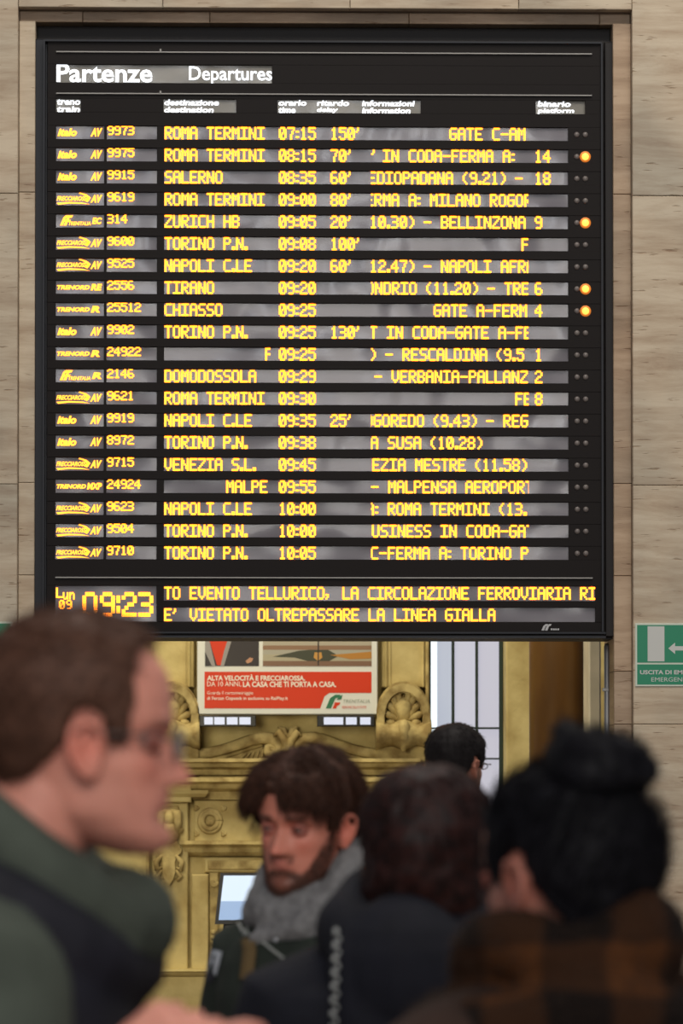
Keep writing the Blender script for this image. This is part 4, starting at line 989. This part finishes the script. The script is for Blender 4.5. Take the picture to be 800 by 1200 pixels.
strands('beard', (np.c_[rt, np.ones(len(rt))] @ HM.T)[:, :3], dr @ HM[:3,:3].T, .010, .0006, mat('auburn_beard', (.090,.032,.017), .6), r2, 3, .4, .2, 6)
M_GREEN2 = cloth('dark_green_cotton', (.024,.031,.024))
mb = jacket(B2, J2, k2, .028, .74, cuffs=.02)
NC2 = B2 @ Matrix.Translation((0, 0, 1.46)); 
me = cloth_mesh(mb, .009, .006, 26, 13); jk2 = link('jacket', me, M_GREEN2, r2)
HC = Matrix.Translation(H2 @ Vector((-.012, 0, -.142))) @ Matrix.Rotation(R(-118), 4, 'Z') 
mb = MB()
mb.tube(*loopband(HC @ Matrix.Translation((0,0,.045)), .076, .084, .052, .029, seed=1, wob=.008), 14)
mb.tube(*loopband(HC @ Matrix.Translation((.004,0,.012)), .088, .096, .045, .032, seed=5, wob=.01), 14)
mb.tube(*loopband(HC @ Matrix.Translation((.006,0,-.012)), .092, .100, .036, .032, seed=9, wob=.012), 14)
mb.tube([HC @ Vector((-.06,.075,.10)), HC @ Vector((.0,.096,.075)), HC @ Vector((.055,.085,.01)), HC @ Vector((.105,.03,-.05)), HC @ Vector((.11,-.05,-.075))], [.030,.034,.033,.03,.022], 14)
me = cloth_mesh(mb, .006, .005, 45, 23, 1, 'scarf'); M_SC = cloth('grey_wool', (.23,.225,.225), .95, .5, 300, .35, 60); link('scarf', me, M_SC, r2)
# piping, strap, snap and sleeve badge, laid on the jacket surface
from mathutils.bvhtree import BVHTree
TM = {}
def bvh(me):
    t = BVHTree.FromPolygons([tuple(v.co) for v in me.vertices], [tuple(p.vertices) for p in me.polygons]); TM[id(t)] = Vector(get_co(me).mean(0)); return t
def on_surf(tree, px, py, off=.002):
    d = (P(px, py, 5.0) - CAM).normalized(); hit, no, i, dist = tree.ray_cast(CAM, d)
    if hit is None: hit, no, i, dist = tree.find_nearest(P(px, py, tree_mid(tree).y))
    return hit - d*off, no
t2 = bvh(jk2.data)
def tree_mid(tree): return TM[id(tree)]
def ribbon(tree, pts, wd, m, name, par, off=.003, n=6):
    L_ = []; 
    for (a, b), (c, d) in zip(pts[:-1], pts[1:]):
        for i in range(n): L_.append((a+(c-a)*i/n, b+(d-b)*i/n))
    L_.append(pts[-1]); v = []
    for i, (a, b) in enumerate(L_):
        a2, b2 = L_[min(i+1, len(L_)-1)]; a1, b1 = L_[max(i-1, 0)]; tx_, ty_ = a2-a1, b2-b1; l_ = math.hypot(tx_, ty_); nx, ny = -ty_/l_*wd/2, tx_/l_*wd/2
        for o_ in (off, -.004):
            v.append(on_surf(tree, a+nx, b+ny, o_)[0]); v.append(on_surf(tree, a-nx, b-ny, o_)[0])
    f = []
    for i in range(len(L_)-1):
        a = 4*i; f += [(a, a+1, a+5, a+4), (a+2, a, a+4, a+6), (a+1, a+3, a+7, a+5)]
    return MB().add(v, f).build(name, m, par, True)
M_PIPE = mat('pale_grey_cord', (.27,.28,.26), .7); 
ribbon(t2, [(274,1072),(278,1080),(285,1092),(296,1097),(308,1104),(320,1114),(332,1123)], 3.2, M_PIPE, 'piping', r2, .005)
ribbon(t2, [(290,1099),(292,1115),(290,1132),(288,1148)], 16, cloth('tan_webbing', (.13,.085,.035)), 'strap', r2, .012)
ribbon(t2, [(254,1114),(251,1128),(247,1142)], 12, mat('white_badge', (.42,.45,.50), .6), 'sleeve_badge', r2, .004)
ribbon(t2, [(247,1140),(245,1150)], 9, mat('black_badge', (.012,.012,.02), .5), 'sleeve_badge', r2, .005)
ribbon(t2, [(313,1158),(311,1180)], 4, mat('zip_grey', (.12,.12,.12), .4), 'zip_pull', r2, .005)
c_, _ = on_surf(t2, 323.5, 1101.5, .004); MB().ball(c_, .0055, .0055, .0055).build('snap', mat('snap_metal', (.45,.46,.48), .3, metal=.7), r2, True)
trousers(B2, k2, r2, M_JEAN, M_SHOE)

# ---- 3. person with dark bob and navy hooded coat, seen from behind
Y3 = 4.95
r3, B3, H3, J3, k3 = person('person', 'person seen from behind with dark bobbed hair and navy hooded coat with studded strap', 500, 1010, Y3, 88, -8, 6, voxel=.007, sp=dict(skin=(.45,.26,.2), hs=.96), lean=(.03, 0))
M_H3 = mat('dark_auburn_hair', (.030,.0095,.0078), .55, .18, noise_amt=.5, nscale=60, col2=(.010,.0045,.0042))
hair(H3, lambda x,y,z: np.where(x > .045, z-.04, z+.112), lambda x,y,z: .020 + .012*sst(-z, -.02, .06)*1 + .006*sst(z,.06,.12), M_H3, r3, 4200, .030, .0008,
     flow=lambda c: np.stack([-.2+0*c[:,0], np.sign(c[:,1])*.5, np.where(c[:,2]>.10,-.1,-1.)],1), clump=.003, seed=31, curl=.25, grav=.6, lift=.02)
M_NAVY = cloth('navy_wool', (.0065,.0070,.013), .8, .3)
mb = jacket(B3, J3, k3, .046, .70, cuffs=.02); NC3 = B3 @ Matrix.Translation((0,0,1.46))
mb.tube(*loopband(NC3 @ Matrix.Translation((-.02,0,.02)), .09, .095, -.02, .042, seed=3), 14)
link('coat', cloth_mesh(mb, .009, .007, 22, 33, 3), M_NAVY, r3)
mb = MB(); mb.tube(*loopband(NC3 @ Matrix.Translation((-.03,0,.075)), .115, .085, -.05, .046, seed=6), 16)
mb.tube([NC3 @ Vector((-.12,-.085,.03)), NC3 @ Vector((-.155,-.06,-.07)), NC3 @ Vector((-.165,0,-.14)), NC3 @ Vector((-.155,.06,-.07)), NC3 @ Vector((-.12,.085,.03))], [.04,.048,.055,.048,.04], 14)
mb.ball(NC3 @ Vector((-.11,0,-.005)), .105, .108, .125)
link('hood', cloth_mesh(mb, .008, .008, 20, 37, 3), M_NAVY, r3)
cm_, hm_ = [[c for c in r3.children if c.name.startswith(n_)][0].data for n_ in ('coat', 'hood')]
nv_ = len(cm_.vertices); tr3 = BVHTree.FromPolygons([tuple(v.co) for m_ in (cm_, hm_) for v in m_.vertices], [tuple(p.vertices) for p in cm_.polygons] + [tuple(i + nv_ for i in p.vertices) for p in hm_.polygons]); TM[id(tr3)] = Vector(get_co(cm_).mean(0))
ribbon(tr3, [(394,1084),(393,1110),(392,1140),(391,1170),(390,1210)], 7, mat('black_leather_strap', (.012,.012,.013), .4), 'bag_strap', r3, .006)
sb = [c for c in r3.children if c.name.startswith('bag_strap')][0]
for i in range(8):
    for dx_, dy_, rr_ in ((-1.2, 0, .0050), (2.2, 8.5, .0034)):
        c_, _ = on_surf(tr3, 395 + dx_ - i*.6, 1092 + i*16 + dy_, .010); o = MB().ball(c_, rr_, rr_, rr_, 12, 8).build('stud', mat('silver_stud', (.36,.37,.36), .4, metal=.3), sb, True)
trousers(B3, k3, r3, M_JEAN, M_SHOE)

# ---- 4. woman with a bun and brown checked scarf, nearest at the right
Y4 = 3.82
r4, B4, H4, J4, k4 = person('person', 'woman seen from behind with black hair in a bun and fluffy brown checked scarf', 659, 1028, Y4, 120, 14, 2, voxel=.006, sp=dict(skin=(.42,.19,.14), lip=(.3,.1,.09), ear=1.1), lean=(.0, 0))
M_H4 = mat('black_hair', (.0065,.0062,.0088), .6, .15, noise_amt=.4, nscale=60)
hair(H4, short_line(-.01, -.115, .070), lambda x,y,z: .0075 + .011*sst(-x, .0, .08)*sst(-z, -.09, -.03), M_H4, r4, 3200, .035, .0007,
     flow=lambda c: np.stack([-.7+0*c[:,0], 0*c[:,0], .7+0*c[:,0]],1), clump=.0025, seed=41, curl=.3, grav=-.1, lift=.10)
bc = H4 @ Vector((-.060, 0, .125)); mb = MB()
mb.ball(bc, .062, .062, .034, 20, 14)
BM = Matrix.Translation(bc) @ Matrix.Rotation(R(12), 4, 'Y')
for i in range(3): mb.tube(*loopband(BM @ Matrix.Translation((0,0,-.012+.013*i)), .043+.003*(i==1), .045+.003*(i==1), .006*(i-1), .018, seed=50+i, wob=.004), 12)
me = cloth_mesh(mb, .004, .0025, 90, 44, 1, 'bun'); bo = link('bun', me, M_H4, r4)
cb_ = get_co(me); nb_ = get_no(me); ix = np.random.RandomState(9).choice(len(cb_), 1500); dv = np.cross(nb_[ix], np.array((.1,.1,1.))) + nb_[ix]*.35
strands('loose_hair', cb_[ix], dv, .012, .0006, M_H4, bo, 4, .5, .0, 8)
def plaid():
    m = mat('brown_checked_wool', (.06,.025,.01), .95, .1, bump=.5, bscale=200); nt = m.node_tree; b = nt.nodes['Principled BSDF']; N = nt.nodes.new; L = nt.links.new
    tc = N('ShaderNodeTexCoord'); sx = N('ShaderNodeSeparateXYZ'); 
    nz = N('ShaderNodeTexNoise'); nz.inputs['Scale'].default_value = 6; va = N('ShaderNodeVectorMath'); va.operation = 'MULTIPLY_ADD'; va.inputs[1].default_value = (.06,.06,.06)
    L(tc.outputs['Object'], nz.inputs['Vector']); L(nz.outputs['Color'], va.inputs[0]); L(tc.outputs['Object'], va.inputs[2]); L(va.outputs[0], sx.inputs[0])
    def stripes(out, sc):
        a = N('ShaderNodeMath'); a.operation = 'MULTIPLY'; a.inputs[1].default_value = sc; L(out, a.inputs[0]); s = N('ShaderNodeMath'); s.operation = 'SINE'; L(a.outputs[0], s.inputs[0])
        r_ = N('ShaderNodeMapRange'); r_.inputs[1].default_value = -.15; r_.inputs[2].default_value = .25; L(s.outputs[0], r_.inputs[0]); return r_.outputs[0]
    s1, s2 = stripes(sx.outputs[0], 48), stripes(sx.outputs[2], 52)
    ad = N('ShaderNodeMath'); ad.operation = 'ADD'; L(s1, ad.inputs[0]); L(s2, ad.inputs[1]); hv_ = N('ShaderNodeMath'); hv_.operation = 'MULTIPLY'; hv_.inputs[1].default_value = .5; L(ad.outputs[0], hv_.inputs[0])
    cr = N('ShaderNodeValToRGB'); e = cr.color_ramp.elements; e[0].color = (.009,.006,.005,1); e[1].color = (.075,.028,.010,1); e.new(.5).color = (.032,.014,.007,1); L(hv_.outputs[0], cr.inputs[0]); L(cr.outputs[0], b.inputs['Base Color'])
    return m
M_PL = plaid(); NC4 = B4 @ Matrix.Translation((0,0,1.475)); mb = MB()
mb.tube(*loopband(NC4 @ Matrix.Translation((-.01,0,.062)), .088, .088, .015, .048, seed=61, wob=.012), 14)
mb.tube(*loopband(NC4 @ Matrix.Translation((-.0,0,-.035)), .125, .135, .020, .056, seed=62, wob=.014), 14)
mb.tube(*loopband(NC4 @ Matrix.Translation((-.01,0,-.115)), .150, .175, .010, .062, seed=63, wob=.014), 14)
mb.tube(*loopband(NC4 @ Matrix.Translation((-.01,0,-.19)), .155, .200, .010, .062, seed=64, wob=.014), 14)
me = cloth_mesh(mb, .008, .008, 24, 47, 2, 'scarf'); so = link('scarf', me, M_PL, r4)
cs_ = get_co(me); ns_ = get_no(me); ix = np.random.RandomState(19).choice(len(cs_), 9000)
strands('wool_fuzz', cs_[ix], ns_[ix] + np.random.RandomState(3).normal(size=(9000,3))*.6, .012, .0005, mat('brown_fuzz', (.035,.018,.010), .9), so, 3, .8, .2, 12)
mb = jacket(B4, J4, k4, .045, .70, cuffs=.02); link('coat', cloth_mesh(mb, .010, .006, 22, 49, 3), cloth('dark_brown_coat', (.030,.014,.009)), r4)
trousers(B4, k4, r4, M_JEAN, M_SHOE)

# ---- 5. dark haired man far off before the window
Y5 = 11.0
r5, B5, H5, J5, k5 = person('person', 'distant man with cropped black hair standing in front of the tall window', 535, 897, Y5, 62, -14, 0, voxel=.008, sp=dict(skin=(.36,.17,.115), hs=1.0, beard=(.6,(.05,.03,.02))))
hair(H5, short_line(0, -.065, .07), lambda x,y,z: .010 + .004*sst(z, .05, .12), mat('near_black_hair', (.010,.008,.008), .6, .15), r5, 1500, .012, .0009,
     flow=lambda c: np.stack([.3+0*c[:,0], 0*c[:,0], -.6+0*c[:,0]],1), clump=.002, seed=51, lift=.6)
gl = MB()
for s in (1, -1):
    gl.tube([hp(H5, .096, s*(.034 + .017*math.cos(a)), -.002 + .010*math.sin(a)) for a in [2*math.pi*i/16 for i in range(17)]], .0016, 6)
    gl.tube([hp(H5, .100, s*.058, .002), hp(H5, .085, s*.073, .004), hp(H5, -.01, s*.080, .004)], .0018, 6)
gl.build('glasses', M_GF, r5, True)
link('coat', cloth_mesh(jacket(B5, J5, k5, .036, .74), .012, .006, 22, 59, 2), cloth('charcoal_coat', (.02,.02,.022)), r5)
trousers(B5, k5, r5, M_JEAN, M_SHOE)
